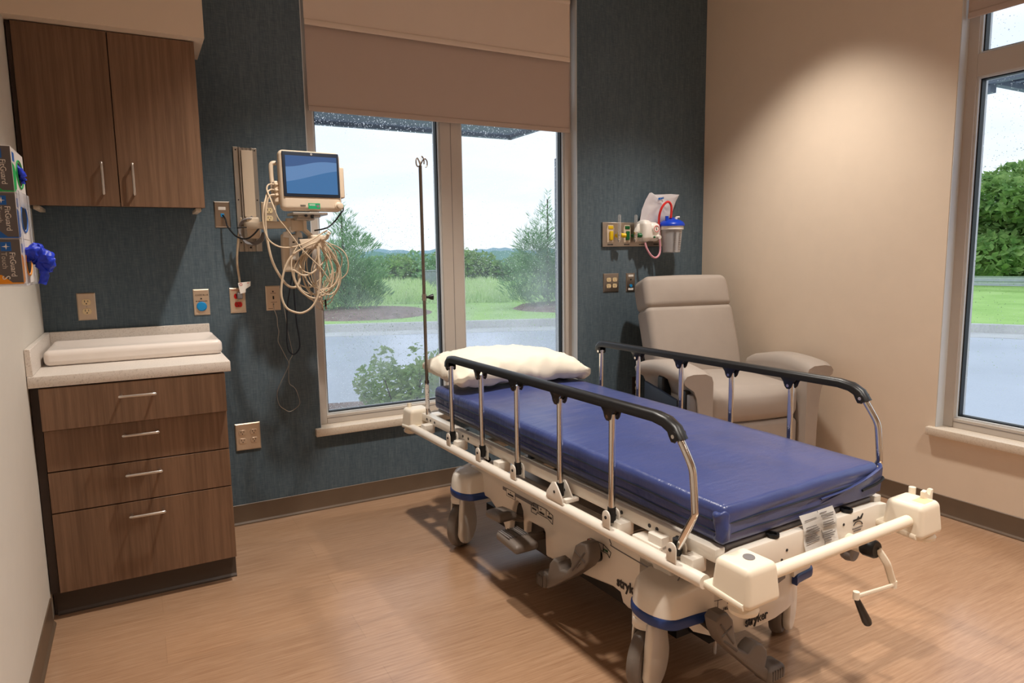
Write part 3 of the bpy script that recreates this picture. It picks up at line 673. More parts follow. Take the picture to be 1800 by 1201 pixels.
cable([(.765, 1.39), (.808, 1.352), (.827, 1.31), (.831, 1.26), (.818, 1.21), (.795, 1.177), (.765, 1.16)], .0026, 3.20, .02, seed=4)
cable([(.737, 1.385), (.70, 1.353), (.665, 1.312), (.639, 1.264), (.64, 1.215), (.659, 1.19), (.686, 1.175), (.715, 1.176), (.737, 1.196), (.767, 1.228), (.782, 1.278), (.78, 1.319), (.757, 1.38)], .0034, 3.21, .022, seed=5)
cable([(.775, 1.215), (.796, 1.182), (.81, 1.139), (.80, 1.106), (.775, 1.092), (.75, 1.104), (.735, 1.121), (.72, 1.17)], .0022, 3.20, .02, seed=6)
cable([(.786, 1.205), (.759, 1.162), (.745, 1.13), (.74, 1.109), (.747, 1.092), (.752, 1.078)], .0022, 3.19, .015, seed=7)
cable([(.697, 1.20), (.71, 1.123), (.725, 1.089), (.74, 1.073), (.752, 1.073)], .0022, 3.21, .015, seed=8)
cable([(.75, 1.385), (.768, 1.311), (.778, 1.261), (.786, 1.212), (.786, 1.17), (.78, 1.129), (.77, 1.11)], .0024, 3.18, .018, seed=9)
rnd = random.Random(11)
for k in range(9):
    cx0 = .745+rnd.uniform(-.03, .05); rx = rnd.uniform(.05, .095); rz = rnd.uniform(.08, .125); cz = 1.255+rnd.uniform(-.03, .03); y = 3.19+rnd.uniform(-.01, .05); a0 = rnd.uniform(0, .5)
    p = [(.752+rnd.uniform(-.01, .01), 1.392)]
    for i in range(11):
        a = math.pi*.60 + a0 + i*(2*math.pi*.78)/10; p.append((cx0+rx*math.cos(a), cz+rz*math.sin(a)))
    p.append((.760, 1.388))
    cable(p, rnd.choice((.0022, .0026, .003)), y, .022, seed=k)
cable([(.551, 1.515), (.564, 1.48), (.589, 1.446), (.624, 1.395), (.656, 1.348), (.701, 1.30), (.739, 1.259), (.769, 1.21), (.776, 1.2)], .0026, 3.12, .0, label='thin straight beige cable crossing diagonally in front of the tangle', group=None)
cable([(.570, 3.198, 1.632), (.551, 3.19, 1.632), (.537, 3.18, 1.624), (.532, 3.17, 1.603), (.541, 3.14, 1.56), (.551, 3.12, 1.515)], .0034, None, label='thin beige cable from the upper port at the monitor side', group=None)
cable([(.570, 3.198, 1.607), (.553, 3.19, 1.609), (.536, 3.18, 1.597), (.522, 3.16, 1.565), (.510, 3.14, 1.53), (.503, 3.14, 1.481), (.509, 3.14, 1.421), (.529, 3.14, 1.381), (.574, 3.14, 1.357), (.634, 3.14, 1.36), (.697, 3.14, 1.384), (.754, 3.15, 1.418), (.775, 3.13, 1.43)], .0036, None, label='beige cable from the middle monitor port sweeping across to the hook', group=None)
cable([(.570, 3.198, 1.586), (.552, 3.20, 1.585), (.538, 3.20, 1.57), (.528, 3.20, 1.525), (.521, 3.20, 1.458), (.526, 3.20, 1.389), (.541, 3.20, 1.30), (.571, 3.20, 1.23), (.603, 3.20, 1.186), (.636, 3.20, 1.178), (.655, 3.20, 1.206), (.662, 3.21, 1.26), (.70, 3.21, 1.35)], .0056, None, label='thick pale cable from the lowest monitor port hanging beside the module', group=None)
cable([(.381, 3.486, 1.512), (.389, 3.462, 1.492), (.394, 3.45, 1.46), (.412, 3.42, 1.427), (.428, 3.40, 1.409), (.451, 3.38, 1.40), (.471, 3.36, 1.403), (.491, 3.35, 1.418), (.509, 3.345, 1.438), (.529, 3.36, 1.46)], .0038, None, mat='black_plastic', name='data_cable', label='black cable running from the data plate to the mounting track', group=None)
cable([(.872, 3.215, 1.545), (.876, 3.22, 1.528), (.858, 3.20, 1.512), (.828, 3.20, 1.474), (.791, 3.20, 1.445), (.735, 3.21, 1.432)], .0034, None, mat='black_plastic', name='monitor_cable', label='black cord curving from monitor corner down to the arm', group=None)
cable([(.45, 3.40, 1.496), (.44, 3.42, 1.439), (.432, 3.46, 1.352), (.429, 3.475, 1.287), (.433, 3.475, 1.228), (.437, 3.476, 1.165)], .0052, None, name='mains_cable', label='beige power cord dropping from the track to the red outlet', group=None)
t = thing('power_plug', 'grey plug with white paper tag in the red emergency outlet', 'plug', (.430, D-.02, 1.15))
MB().rbox(.419, .444, D-.034, D-.009, 1.118, 1.150, .006, 3, 3).out('plug_body', 'grey_trim', t)
MB().prism([(.425, 1.196), (.482, 1.202), (.480, 1.180), (.458, 1.166), (.457, 1.150), (.433, 1.144), (.428, 1.172)], 'y', D-.0375, D-.0365).out('paper_tag', 'paper_white', t, smooth=False)
MB().torus((.438, D-.038, 1.188), (0, 1, 0), .0055, .0011, 18, 6).box(.466, .473, D-.0382, D-.0375, 1.193, 1.196).out('tag_print', 'tag_red', t); settle(t)
m = MB()
for k in range(4):
    o = .004*k
    m.tube([(.500+o, 3.425-o, 1.505-o), (.470-o, 3.395-o, 1.488), (.448-o*.8, 3.40, 1.46), (.442-o*.5, 3.40, 1.43), (.454, 3.40-o, 1.398-o), (.478, 3.395-o, 1.385-o*.8), (.503, 3.395, 1.385-o), (.528+o, 3.40, 1.405-o), (.540+o*.6, 3.41, 1.43)], .0028, 8, 6)
tag(m.out('cord_coil', 'grey_trim'), 'coil of grey cords strapped around the track carriage', 'cord')
tag(MB().tube([(.430, 3.40, 1.450), (.438, 3.38, 1.450), (.455, 3.375, 1.452), (.470, 3.39, 1.452)], .0026, 6, 4).tube([(.52, 3.39, 1.448), (.538, 3.38, 1.452), (.552, 3.39, 1.444)], .0026, 6, 4).out('cable_tie', 'black_plastic'), 'black cable ties around the coil of grey cords', 'cable tie')
tag(MB().tube([(.658, 3.35, 1.246), (.648, 3.42, 1.136), (.640, 3.45, 1.057), (.636, 3.46, .954), (.633, 3.46, .899), (.638, 3.46, .858), (.657, 3.46, .836), (.676, 3.46, .843), (.692, 3.46, .87), (.692, 3.46, .918), (.684, 3.46, .991), (.679, 3.45, 1.071), (.672, 3.42, 1.15), (.666, 3.36, 1.246)], .0035, 8, 8).out('hanging_cord', 'dark_navy'), 'dark navy cord hanging in a long loop below the module', 'cord')
tag(MB().tube([(.586, 3.493, 1.086), (.586, 3.484, 1.06), (.596, 3.484, 1.024), (.597, 3.484, .981), (.601, 3.484, .949), (.595, 3.484, .905), (.608, 3.484, .869), (.629, 3.484, .819), (.639, 3.484, .794), (.633, 3.484, .766), (.59, 3.484, .685), (.575, 3.484, .639), (.583, 3.484, .585), (.61, 3.484, .557), (.631, 3.484, .545), (.657, 3.484, .555), (.682, 3.484, .581), (.673, 3.484, .636), (.659, 3.484, .666), (.637, 3.484, .689), (.636, 3.484, .745), (.643, 3.48, .801), (.659, 3.48, .832), (.654, 3.48, .881), (.643, 3.478, .946), (.636, 3.48, 1.03), (.628, 3.484, 1.1), (.627, 3.484, 1.168)], .0017, 6, 4).out('pull_cord', 'aluminium'), 'thin grey pull cord dangling from the call plate', 'cord')
for a, mt, lb in (((.748, .756, 1.066, 1.114), 'beige_plastic', 'beige lead clip dangling at the bottom of the cable tangle'), ((.764, .772, 1.070, 1.115), 'black_plastic', 'black lead clip dangling at the bottom of the cable tangle')):
    t = thing('lead_clip', lb, 'clip', (a[0], 3.20, a[2])); MB().box(a[0], a[1], 3.195, 3.207, a[2]+.012, a[3], .002).out('grip', mt, t)
    MB().box(a[0]+.001, a[1]+.001, 3.193, 3.205, a[2], a[2]+.013, .002).out('jaw', 'brushed_steel', t)
    MB().tube([(a[0]+.004, 3.20, a[3]), (a[0]+.004, 3.20, a[3]+.03), (.768, 3.20, 1.205)], .002, 6, 4).out('lead_wire', 'cable_beige', t); settle(t)
tag(MB().rbox(.797, .806, 3.19, 3.20, 1.328, 1.343, .003, 2, 2).out('lead_connector', 'orange'), 'small orange connector in the cable tangle', 'connector')

# ------------------------------------------------------------------ glove boxes
GX0, GX1, GY0, GY1 = LX+.004, -.252, 2.165, 2.385
ZB = [1.488, 1.3715, 1.255]
def glovebox(k, z0, colr, label, two, size=None):
    z1 = z0+.1155
    t = thing('glove_box', label, 'box', ((GX0+GX1)/2, (GY0+GY1)/2, z0))
    MB().box(GX0, GX1, GY0, GY1, z0, z1, .0008, 1).out('carton', 'carton_white', t)
    e = GY0-.0005
    MB().box(GX0+.001, GX1-.0005, e, GY0, z0+.001, z1-.001).out('end_panel', 'carton_grey', t, smooth=False)
    MB().prism([(GX0+.001, z0+.001), (GX1-.0006, z0+.001), (GX1-.0006, z0+.004), (GX1-.024, z0+.0045), (GX1-.045, z0+.024), (GX0+.001, z0+.030)], 'y', e-.0004, e).out('colour_flash', colr, t, smooth=False)
    b = MB().box(GX1-.0415, GX1-.0195, e-.0005, e, z1-.031, z1-.008).out('logo_panel', 'carton_blue', t, smooth=False)
    x, z = GX1-.0305, z1-.0195
    MB().prism([(x-.009, z), (x-.001, z+.002), (x+.001, z+.009), (x+.002, z+.001), (x+.009, z), (x+.002, z-.001), (x, z-.008), (x-.001, z-.002)], 'y', e-.0008, e-.0004).out('logo_star', 'paper_white', b, smooth=False).data.transform(Matrix.Translation(-t.location))
    text('lettering', 'FitGuard', .0175, (GX1-.0245, e-.0003, z1-.0335), (0, 0, -1), (1, 0, 0), 'paper_white', t, ext=.0003)
    if two: text('lettering', 'Touch', .0165, (GX1-.0415, e-.0003, z1-.0335), (0, 0, -1), (1, 0, 0), 'frame_paint', t, ext=.0003)
    if size: text('size_letter', size, .024, (GX1-.044, e-.0012, z0+.0225), (0, 0, -1), (1, 0, 0), 'paper_white', t, ext=.0006)
    f = GX1+.0004
    MB().prism([(GY0+.003, z1-.04), (GY0+.040, z1-.045), (GY0+.06, z0+.055), (GY0+.045, z0+.01), (GY0+.003, z0+.001)], 'x', GX1-.0002, f).out('colour_band', colr, t, smooth=False)
    MB().box(GX1-.0002, f, GY0+.015, GY0+.05, z1-.035, z1-.012).out('front_logo', 'carton_blue', t, smooth=False)
    yc, zc = (GY0+GY1)/2+.012, z0+.056
    rim = MB().tube([(f+.0006, yc+.058*math.cos(a), zc+.036*math.sin(a)) for a in [2*math.pi*i/40 for i in range(40)]], .0022, 8, closed=True).out('opening_rim', colr, t)
    MB().prism([(yc+.052*math.cos(2*math.pi*i/30), zc+.030*math.sin(2*math.pi*i/30)) for i in range(30)], 'x', GX1-.0001, f+.0004).out('opening', 'label_ink', t, smooth=False)
    settle(t)
glovebox(0, ZB[0], 'carton_green', 'grey and green glove box, topmost of the stack on the left wall', False)
glovebox(1, ZB[1], 'carton_blue', 'grey and blue glove box, middle of the stack on the left wall', True)
glovebox(2, ZB[2], 'orange', 'grey and orange glove box, lowest of the stack on left wall', True, 'S')
def crumple(pts, radii, seed, amp=.006, flat=.45):
    m = MB(); m.tube(pts, radii, 26, 9, flat=flat)
    for v in m.b.verts:
        v.co = Vector(v.co) + noise.noise_vector(Vector(v.co)*38+Vector((seed, 0, 0)))*amp + noise.noise_vector(Vector(v.co)*95+Vector((0, seed, 0)))*amp*.7 + noise.noise_vector(Vector(v.co)*190)*amp*.35
    return m
yc = (GY0+GY1)/2+.012
tag(crumple([(GX1-.012, yc-.02, 1.562), (GX1+.001, yc-.018, 1.552), (GX1+.006, yc-.010, 1.536), (GX1+.010, yc-.004, 1.518)], [.016, .017, .018, .013, .007], 2, .006, .6).out('glove', 'glove_blue', ang=60), 'blue glove just poking out of the topmost glove box', 'glove')
m = crumple([(GX1-.002, yc-.03, 1.328), (GX1+.020, yc-.03, 1.338), (GX1+.036, yc-.025, 1.325), (GX1+.040, yc-.02, 1.300), (GX1+.028, yc-.02, 1.290)], [.022, .026, .030, .026, .016], 4, .008, .8)
m2 = crumple([(GX1+.030, yc-.025, 1.310), (GX1+.038, yc-.03, 1.290), (GX1+.037, yc-.03, 1.270), (GX1+.032, yc-.03, 1.252)], [.015, .014, .013, .011], 6, .004, .7)
m2.b.verts.index_update(); m._merge(m2.b)
tag(m.out('glove', 'glove_blue', ang=60), 'blue glove hanging out of the lowest glove box', 'glove')
t = thing('glove_rack', 'clear acrylic wall rack holding the glove boxes', 'rack', (LX, (GY0+GY1)/2, 1.25))
MB().box(GX1+.003, GX1+.006, GY0-.004, GY0+.028, 1.252, 1.495, .001).box(GX1+.003, GX1+.006, GY1-.028, GY1+.004, 1.252, 1.495, .001).box(GX1+.003, GX1+.006, GY0+.028, GY1-.028, 1.455, 1.495, .001).out('front_strip', 'acrylic', t)
MB().box(LX, GX1+.006, GY0-.004, GY1+.004, 1.249, 1.2535, .001).out('shelf', 'acrylic', t)
MB().box(LX, LX+.003, GY0-.004, GY1+.004, 1.2535, 1.62).out('back_plate', 'acrylic', t, smooth=False); settle(t)

# ------------------------------------------------------------------ recliner
t = thing('recliner', 'taupe grey upholstered recliner with high back in the room corner', 'recliner', (2.849, 2.511, 0), -.2, world=False)
def tilt(y0, z0, a): return Matrix.Translation((0, y0, z0)) @ Matrix.Rotation(a, 4, 'X') @ Matrix.Translation((0, -y0, -z0))
MB().rbox(-.288, .288, .0, .60, .405, .585, .05, 12, 6, crown=(0, .03, .040)).out('seat', 'chair_fabric', t, ang=80)
MB().rbox(-.286, .286, .005, .085, .10, .400, .028, 10, 5, crown=(0, .012, 0)).out('footrest', 'chair_fabric', t, ang=80)
BT = tilt(.47, .50, R(-19.5))
def backfn(p):
    x, y, z = p; return (x*(1-.05*max(0, (.75-z)/.3)), y, z)
MB().rbox(-.300, .300, .470, .630, .46, 1.022, .036, 12, 5, crown=(0, .020, 0), fn=backfn, mat=BT).out('backrest', 'chair_fabric', t, ang=80)
MB().rbox(-.298, .298, .468, .630, 1.010, 1.212, .036, 12, 6, crown=(0, .012, .010), fn=lambda p: (p[0]*(1-.05*max(0, (p[2]-1.12)/.09)**2), p[1], p[2]), mat=BT).out('headrest', 'chair_fabric', t, ang=80)
MB().box(-.27, .27, .60, .65, .30, 1.10, .02, 2, BT).out('back_shell', 'black_plastic', t)
for s in (-1, 1):
    P = [(.292, .07), (.290, .655), (.300, .685), (.335, .702), (.410, .704), (.448, .695), (.463, .672), (.458, .650), (.436, .632), (.405, .612), (.385, .565), (.374, .48), (.366, .36), (.362, .07)]
    P = [(s*x, z) for x, z in P]
    if s < 0: P = P[::-1]
    m = MB(); n = 14; vs = []; fs = []; k = len(P)
    for i in range(n+1):
        u = i/n; y = -.045 + u*.535; f = 1
        e = min(u, 1-u)
        sh = .012*max(0, 1-e/.05)
        for x, z in P:
            w = max(0, (z-.5)/.2)
            cx_, cz_ = s*.36, .5
            xx = x + (cx_-x)*sh*2.2*(1 if abs(x) > .3 else .3); zz = z - sh*w*1.0 + w*.030*math.sin(math.pi*min(1, u*1.05)) - w*.012*u
            vs.append((xx, y, zz))
    for i in range(n):
        for j in range(k): fs.append((i*k+j, i*k+(j+1) % k, (i+1)*k+(j+1) % k, (i+1)*k+j))
    fs += [tuple(range(k)), tuple(range(n*k, n*k+k))[::-1]]
    m.raw(vs, fs); bmesh.ops.recalc_face_normals(m.b, faces=m.b.faces[:])
    m.out('armrest', 'chair_fabric', t, ang=50)
MB().box(-.30, .30, .06, .58, .06, .12, .01).box(-.30, .30, .10, .55, .12, .41).out('base_frame', 'black_plastic', t)
for x in (-.26, .26):
    for y in (.10, .54): MB().cyl((x-.015, y, .04), (x+.015, y, .04), .04, 20).box(x-.012, x+.012, y-.012, y+.012, .04, .09).out('caster', 'black_rubber', t)
MB().prism([(.392, .588), (.045, .545), (.045, .33), (.392, .33)], 'x', -.450, -.432, .004).out('folding_tray', 'dark_navy', t)
MB().rbox(-.435, -.37, .215, .275, .53, .640, .012, 2, 3).out('tray_bracket', 'black_plastic', t)
MB().box(-.425, -.372, .0, .040, .32, .60, .004).out('tray_hinge', 'black_plastic', t)
MB().box(-.42, -.375, -.035, -.002, .42, .585, .006).out('hinge_cover', 'grey_trim', t)

# ------------------------------------------------------------------ stretcher
SX, SY, PSI = 1.558, 2.0, .0423
ST = Matrix.Translation((SX, SY, 0)) @ Matrix.Rotation(PSI, 4, 'Z')
S = thing('stretcher', 'white wheeled hospital stretcher with black topped side rails', 'stretcher', (SX, SY, 0), PSI, world=False)
# base hood --------------------------------------------------------
hood = MB()
prof = [(.80, .335), (.72, .372), (.50, .402), (.05, .402), (-.45, .392), (-.53, .375), (-.56, .34), (-.53, .262), (-.475, .235), (-.44, .19), (-.345, .175), (-.318, .182), (-.305, .212), (-.268, .216), (-.16, .200), (-.06, .186), (.118, .170), (.128, .176), (.133, .262), (.142, .272), (.245, .268), (.262, .255), (.268, .212), (.286, .212), (.290, .296), (.305, .318), (.332, .326), (.356, .314), (.372, .285), (.392, .215), (.405, .155), (.418, .150), (.440, .188), (.487, .228), (.56, .262), (.66, .262), (.80, .255)]
hood.prism(prof, 'x', -.262, .262, .012, 3)
nose = [(-.255, -.40)] + [(.262*math.sin(a) if abs(a) < 2 else 0, -.44-.195*math.cos(a)) for a in [-math.pi/2+math.pi*i/18 for i in range(19)]] + [(.255, -.40)]
nose = [(-.262, -.40), (-.262, -.46), (-.250, -.53), (-.215, -.582), (-.16, -.612), (-.08, -.634), (0, -.643), (.08, -.640), (.16, -.625), (.215, -.606), (.238, -.585), (.252, -.54), (.258, -.40)]
vs = []; k = len(nose)
def nz(x, y): 
    f = max(0, min(1, (-.50-y)/.10)); return (.285 if x < 0 else .2) - (.105 if x < 0 else .02)*f
for x, y in nose: vs.append((x, y, nz(x, y)))
for x, y in nose: vs.append((x, y, .372))
for x, y in nose: vs.append((x*.95, -.40+(y+.40)*.93, .388))
fs = [tuple(range(k))[::-1], tuple(range(2*k, 3*k))] + [(i, (i+1) % k, k+(i+1) % k, k+i) for i in range(k)] + [(k+i, k+(i+1) % k, 2*k+(i+1) % k, 2*k+i) for i in range(k)]
n_ = MB(); n_.raw(vs, fs); bmesh.ops.recalc_face_normals(n_.b, faces=n_.b.faces[:]); n_.b.verts.index_update(); hood._merge(n_.b)
HY = (.700, -.525)
def horn_poly(sx, yc, r, x0=.18, x1=.305, n=14):
    p = [(sx*x0, yc-r*1.15), (sx*(x1-.06), yc-r*1.05)]
    for i in range(n+1):
        a = -math.pi/2 + math.pi*i/n; p.append((sx*(x1+r*.62*math.cos(a)), yc + r*math.sin(a)))
    p += [(sx*(x1-.06), yc+r*1.05), (sx*x0, yc+r*1.15)]
    return p if sx > 0 else p[::-1]
for sx in (-1, 1):
    for yc in HY:
        p0 = horn_poly(sx, yc, .090, .18, .305 if sx < 0 else .272); k = len(p0); cxm = sx*.2
        vs = []; lev = [(.280, 1.0, 0), (.315, .975, 0), (.338, .93, .0), (.352, .86, .004), (.359, .74, .008), (.362, .5, .016)]
        for z, sc, add in lev:
            for x, y in p0: vs.append((cxm + (x-cxm)*sc, yc + (y-yc)*(.25+.75*sc), z + .03*max(0, 1-(abs(x)-.18)/.1)*(z > .3)))
        fs = [tuple(range(k))[::-1], tuple(range((len(lev)-1)*k, len(lev)*k))]
        for L in range(len(lev)-1): fs += [(L*k+i, L*k+(i+1) % k, (L+1)*k+(i+1) % k, (L+1)*k+i) for i in range(k)]
        n_ = MB(); n_.raw(vs, fs); bmesh.ops.recalc_face_normals(n_.b, faces=n_.b.faces[:]); n_.b.verts.index_update(); hood._merge(n_.b)
hood.out('base_hood', 'bed_white', S, ang=50)
for sx in (-1, 1):
    for yc in HY:
        MB().prism(horn_poly(sx, yc, .096, .19, .305 if sx < 0 else .275), 'z', .247, .2805, .009, 3).out('blue_bumper', 'bed_blue', S)
MB().box(-.20, .20, -.50, .70, .13, .19).box(-.22, .22, -.40, .40, .19, .24).box(-.235, -.16, .10, .42, .15, .30).box(-.15, .15, -.585, -.47, .14, .20).out('underframe', 'black_plastic', S, smooth=False)
# casters ----------------------------------------------------------
def caster_at(x, y, a):
    M4 = Matrix.Translation((x, y, 0)) @ Matrix.Rotation(-R(a), 4, 'Z')       # local y = rolling direction
    c = bpy.data.objects.new('caster', None); C.objects.link(c); c.parent = S; c.matrix_local = M4
    tyre = [(.080, 0), (.092, .03), (.0985, .2), (.1, .5), (.0985, .8), (.092, .97), (.080, 1), (.05, 1), (.05, 0), (.080, 0)]
    MB().lathe(tyre, (-.021, 0, .1), (.021, 0, .1), 44).out('wheel', 'taupe_plastic', c)
    for s in (-1, 1):
        rr, w = (.083, .026) if s > 0 else (.058, .006)
        P = ([(-.050, .235), (-.064, .17), (-.072, .115)] if s > 0 else [(-.030, .235), (-.040, .17), (-.052, .115)]) + [(rr*.97*math.sin(a_), .1-rr*math.cos(a_)) for a_ in [-1.30+i*3.0/16 for i in range(17)]] + [(.062, .18), (.046, .235)]
        MB().prism(P, 'x', .0215 if s > 0 else -.0215-w, .0215+w if s > 0 else -.0215, w*.38, 3).out('wheel_cover', 'bed_white', c, ang=60)
    MB().cyl((0, 0, .205), (0, 0, .26), .040, 24).box(-.028, .036, -.042, .042, .210, .240, .010).out('swivel_fork', 'bed_white', c)
    return c
caster_at(-.312, .745, 54); caster_at(.305, .745, 50); caster_at(-.312, -.483, 66); caster_at(.296, -.492, 62)
# pedals -----------------------------------------------------------
def relief(m, pts, ax, a0, a1, w):
    for p, q in pts:
        d = Vector((q[0]-p[0], q[1]-p[1])).normalized(); n = Vector((-d.y, d.x))*w
        m.prism([(p[0]+n.x, p[1]+n.y), (p[0]-n.x, p[1]-n.y), (q[0]-n.x, q[1]-n.y), (q[0]+n.x, q[1]+n.y)], ax, a0, a1, w*.5, 1)
    return m
MB().prism([(.036, .143), (.032, .166), (.012, .180), (-.014, .176), (-.026, .225), (-.050, .252), (-.078, .250), (-.092, .226), (-.128, .236), (-.152, .262), (-.163, .310), (-.178, .348), (-.205, .368), (-.236, .372), (-.250, .350), (-.247, .315), (-.222, .282), (-.150, .222), (-.10, .186), (-.034, .136), (-.008, .121), (.022, .122)], 'x', -.350, -.292, .008, 3).rbox(-.365, -.285, -.012, .040, .120, .176, .018, 4, 4).out('brake_pedal', 'taupe_plastic', S)
m = MB()
for k in range(5): m.box(-.366, -.362, -.004+k*.008, -.001+k*.008, .130, .170)
m.out('pedal_ribs', 'taupe_dark', S, smooth=False); m = MB()
relief(m, [((-.235, .345), (-.165, .255)), ((-.235, .31), (-.18, .33)), ((-.21, .30), (-.19, .275))], 'x', -.3525, -.349, .0035)
m.out('pedal_web', 'taupe_dark', S, smooth=False)
MB().cyl((-.30, -.195, .30), (-.24, -.195, .30), .022, 20).out('pedal_axle', 'black_plastic', S)
PF = [(-.228, .250), (-.236, .284), (-.220, .300), (-.190, .298), (-.167, .270), (-.156, .215), (-.140, .172), (-.098, .145), (-.078, .160), (-.062, .166), (-.038, .155), (-.018, .132), (-.014, .112), (-.022, .078), (-.009, .066), (.034, .068), (.058, .046), (.048, .026), (.020, .016), (-.012, .026), (-.055, .064), (-.164, .166), (-.207, .210)]
PF = [(x-.018, z+.013) for x, z in PF]
MB().prism(PF, 'y', -.705, -.655, .008, 3).rbox(-.036, .046, -.715, -.647, .031, .081, .018, 4, 4).out('steer_pedal', 'taupe_plastic', S)
m = MB()
for k in range(5): m.box(-.020+k*.011, -.016+k*.011, -.716, -.713, .043, .073)
m.out('pedal_ribs', 'taupe_dark', S, smooth=False); m = MB()
relief(m, [((-.240, .288), (-.183, .213)), ((-.233, .248), (-.193, .268)), ((-.223, .233), (-.168, .185))], 'y', -.7075, -.704, .0035)
m.out('pedal_web', 'taupe_dark', S, smooth=False)
MB().cyl((-.210, -.665, .248), (-.190, -.56, .248), .020, 20).out('pedal_axle', 'black_plastic', S)
def padfn(c, a):
    ca, sa = math.cos(a), math.sin(a)
    return lambda p: (p[0], c[0]+(p[1]-c[0])*ca-(p[2]-c[1])*sa, c[1]+(p[1]-c[0])*sa+(p[2]-c[1])*ca)
MB().rbox(-.405, -.320, .230, .340, .290, .320, .012, 5, 3, crown=(0, 0, .006), fn=padfn((.29, .30), R(-5))).tube([(-.33, .285, .298), (-.28, .29, .27), (-.22, .31, .25)], .014, 8, 4).out('pump_pedal', 'taupe_plastic', S)
m = MB().rbox(-.425, -.325, .075, .225, .236, .268, .012, 5, 3, crown=(0, 0, .006), fn=padfn((.15, .25), R(4))).tube([(-.33, .15, .25), (-.28, .17, .235), (-.22, .19, .225)], .016, 8, 4)
m.out('pump_pedal', 'taupe_plastic', S)
m = MB()
for k in range(9): m.box(-.418+k*.010, -.414+k*.010, .135, .215, .2725, .2765)
m.out('pedal_ribs', 'grey_trim', S, smooth=False)
MB().box(-.40, -.385, -.46, .03, .10, .12).out('cross_lever', 'black_plastic', S).hide_render = False
bpy.data.objects.remove(bpy.data.objects['cross_lever'])
MB().tube([(-.10, -.50, .145), (-.06, -.52, .10), (-.055, -.522, .045)], .006, 6, 4).out('ground_chain', 'chrome', S)
# hood marks --------------------------------------------------------
sx = -.2632
MB().box(sx-.0004, sx+.0006, .175, .440, .342, .3555).out('grey_stripe', 'grey_trim', S, smooth=False)
def boxlabel(name, poly, parts, ax, a0, a1, words, ox):
    m = MB()
    for i in range(len(poly)):
        p, q = Vector(poly[i]), Vector(poly[(i+1) % len(poly)]); d = (q-p).normalized(); n = Vector((-d.y, d.x))*.0008
        m.prism([(p+n)[:], (p-n)[:], (q-n)[:], (q+n)[:]], ax, a0, a1)
    for p, q in parts:
        p, q = Vector(p), Vector(q); d = (q-p).normalized(); n = Vector((-d.y, d.x))*.0008
        m.prism([(p+n)[:], (p-n)[:], (q-n)[:], (q+n)[:]], ax, a0, a1)
    return m.out(name, 'label_ink', S, smooth=False)
MB().box(sx-.0008, sx+.0006, .341, .409, .325, .357).out('label_panel', 'bed_white', S, smooth=False)
boxlabel('label_outline', [(.409, .326), (.341, .326), (.341, .356), (.409, .356)], [], 'x', sx-.0012, sx, '', 0)
bars('print', (sx-.0012, .398, .333), (0, -1, 0), (0, 0, 1), .044, .009, 'label_ink', S, 7, .12); MB().prism([(.380, .345), (.372, .345), (.376, .351)], 'x', sx-.0012, sx).out('arrow_mark', 'label_ink', S, smooth=False)
boxlabel('label_outline', [(.222, .345), (.205, .358), (.115, .358), (.074, .348), (.076, .314), (.104, .325), (.184, .325), (.184, .316), (.222, .316)], [((.173, .358), (.173, .326)), ((.118, .358), (.118, .326))], 'x', sx-.0012, sx, '', 0)
for y, w in ((.214, .030), (.164, .034), (.108, .028)): bars('print', (sx-.0012, y, .331), (0, -1, 0), (0, 0, 1), w, .0085, 'label_ink', S, int(y*1000), .12); MB().prism([(y-.006, .350), (y-.014, .350), (y-.010, .344)], 'x', sx-.0012, sx).out('arrow_mark', 'label_ink', S, smooth=False)
boxlabel('label_outline', [(-.135, .334), (-.155, .345), (-.224, .347), (-.262, .333), (-.254, .312), (-.245, .322), (-.148, .322), (-.146, .314), (-.135, .314)], [((-.178, .346), (-.178, .322)), ((-.222, .347), (-.222, .322))], 'x', sx-.0012, sx, '', 0)
text('lettering', 'BRAKE', .0095, (sx-.0012, -.141, .331), (0, -1, 0), (0, 0, 1), 'label_red', S, .0003)
text('lettering', 'STEER', .0085, (sx-.0012, -.225, .328), (0, -1, 0), (0, 0, 1), 'green_plastic', S, .0003)
text('lettering', 'stryker', .046, (sx-.0008, -.292, .234), (0, -1, .02), (0, 0, 1), 'label_ink', S, .0016, .86)
MB().tube([(sx, -.247, .390), (sx, -.262, .364), (sx, -.284, .356), (sx, -.54, .353), (sx, -.565, .366), (sx, -.575, .385)], .0018, 6, 4).out('tray_seam', 'grey_trim', S)
m = MB()
for i in range(14):
    pass
def face_y(x):
    q = [p for p in nose if p[1] < -.57]
    for a, b in zip(q, q[1:]):
        if a[0] <= x <= b[0]: return a[1] + (b[1]-a[1])*(x-a[0])/(b[0]-a[0])
    return -.60
m = MB(); xs = [-.12+i*.255/18 for i in range(19)]
vs = [(x, face_y(x)-.0008, .277+.0008*i) for i, x in enumerate(xs)] + [(x, face_y(x)-.0008, .298+.0008*i) for i, x in enumerate(xs)]
m.raw(vs, [(i, i+1, 19+i+1, 19+i) for i in range(18)]); m.out('grey_stripe', 'grey_trim', S, smooth=False)
text('lettering', 'stryker', .040, (-.060, -.6432, .194), (1, .014, .0), (0, 0, 1), 'label_ink', S, .0008, .86, .0018)
text('lettering', 'NEUTRAL', .0085, (-.135, -.6225, .262), (1, -.27, .1), (0, 0, 1), 'label_ink', S, .0003)
m = MB()
for p, q in (((-.205, .242), (-.202, .278)), ((-.202, .278), (-.18, .290)), ((-.18, .290), (-.16, .292)), ((-.16, .292), (-.09, .296)), ((-.15, .293), (-.15, .260)), ((-.158, .257), (-.08, .262))):
    m.tube([(p[0], face_y(p[0])-.0005, p[1]), (q[0], face_y(q[0])-.0005, q[1])], .0009, 5)
m.out('label_outline', 'label_ink', S)
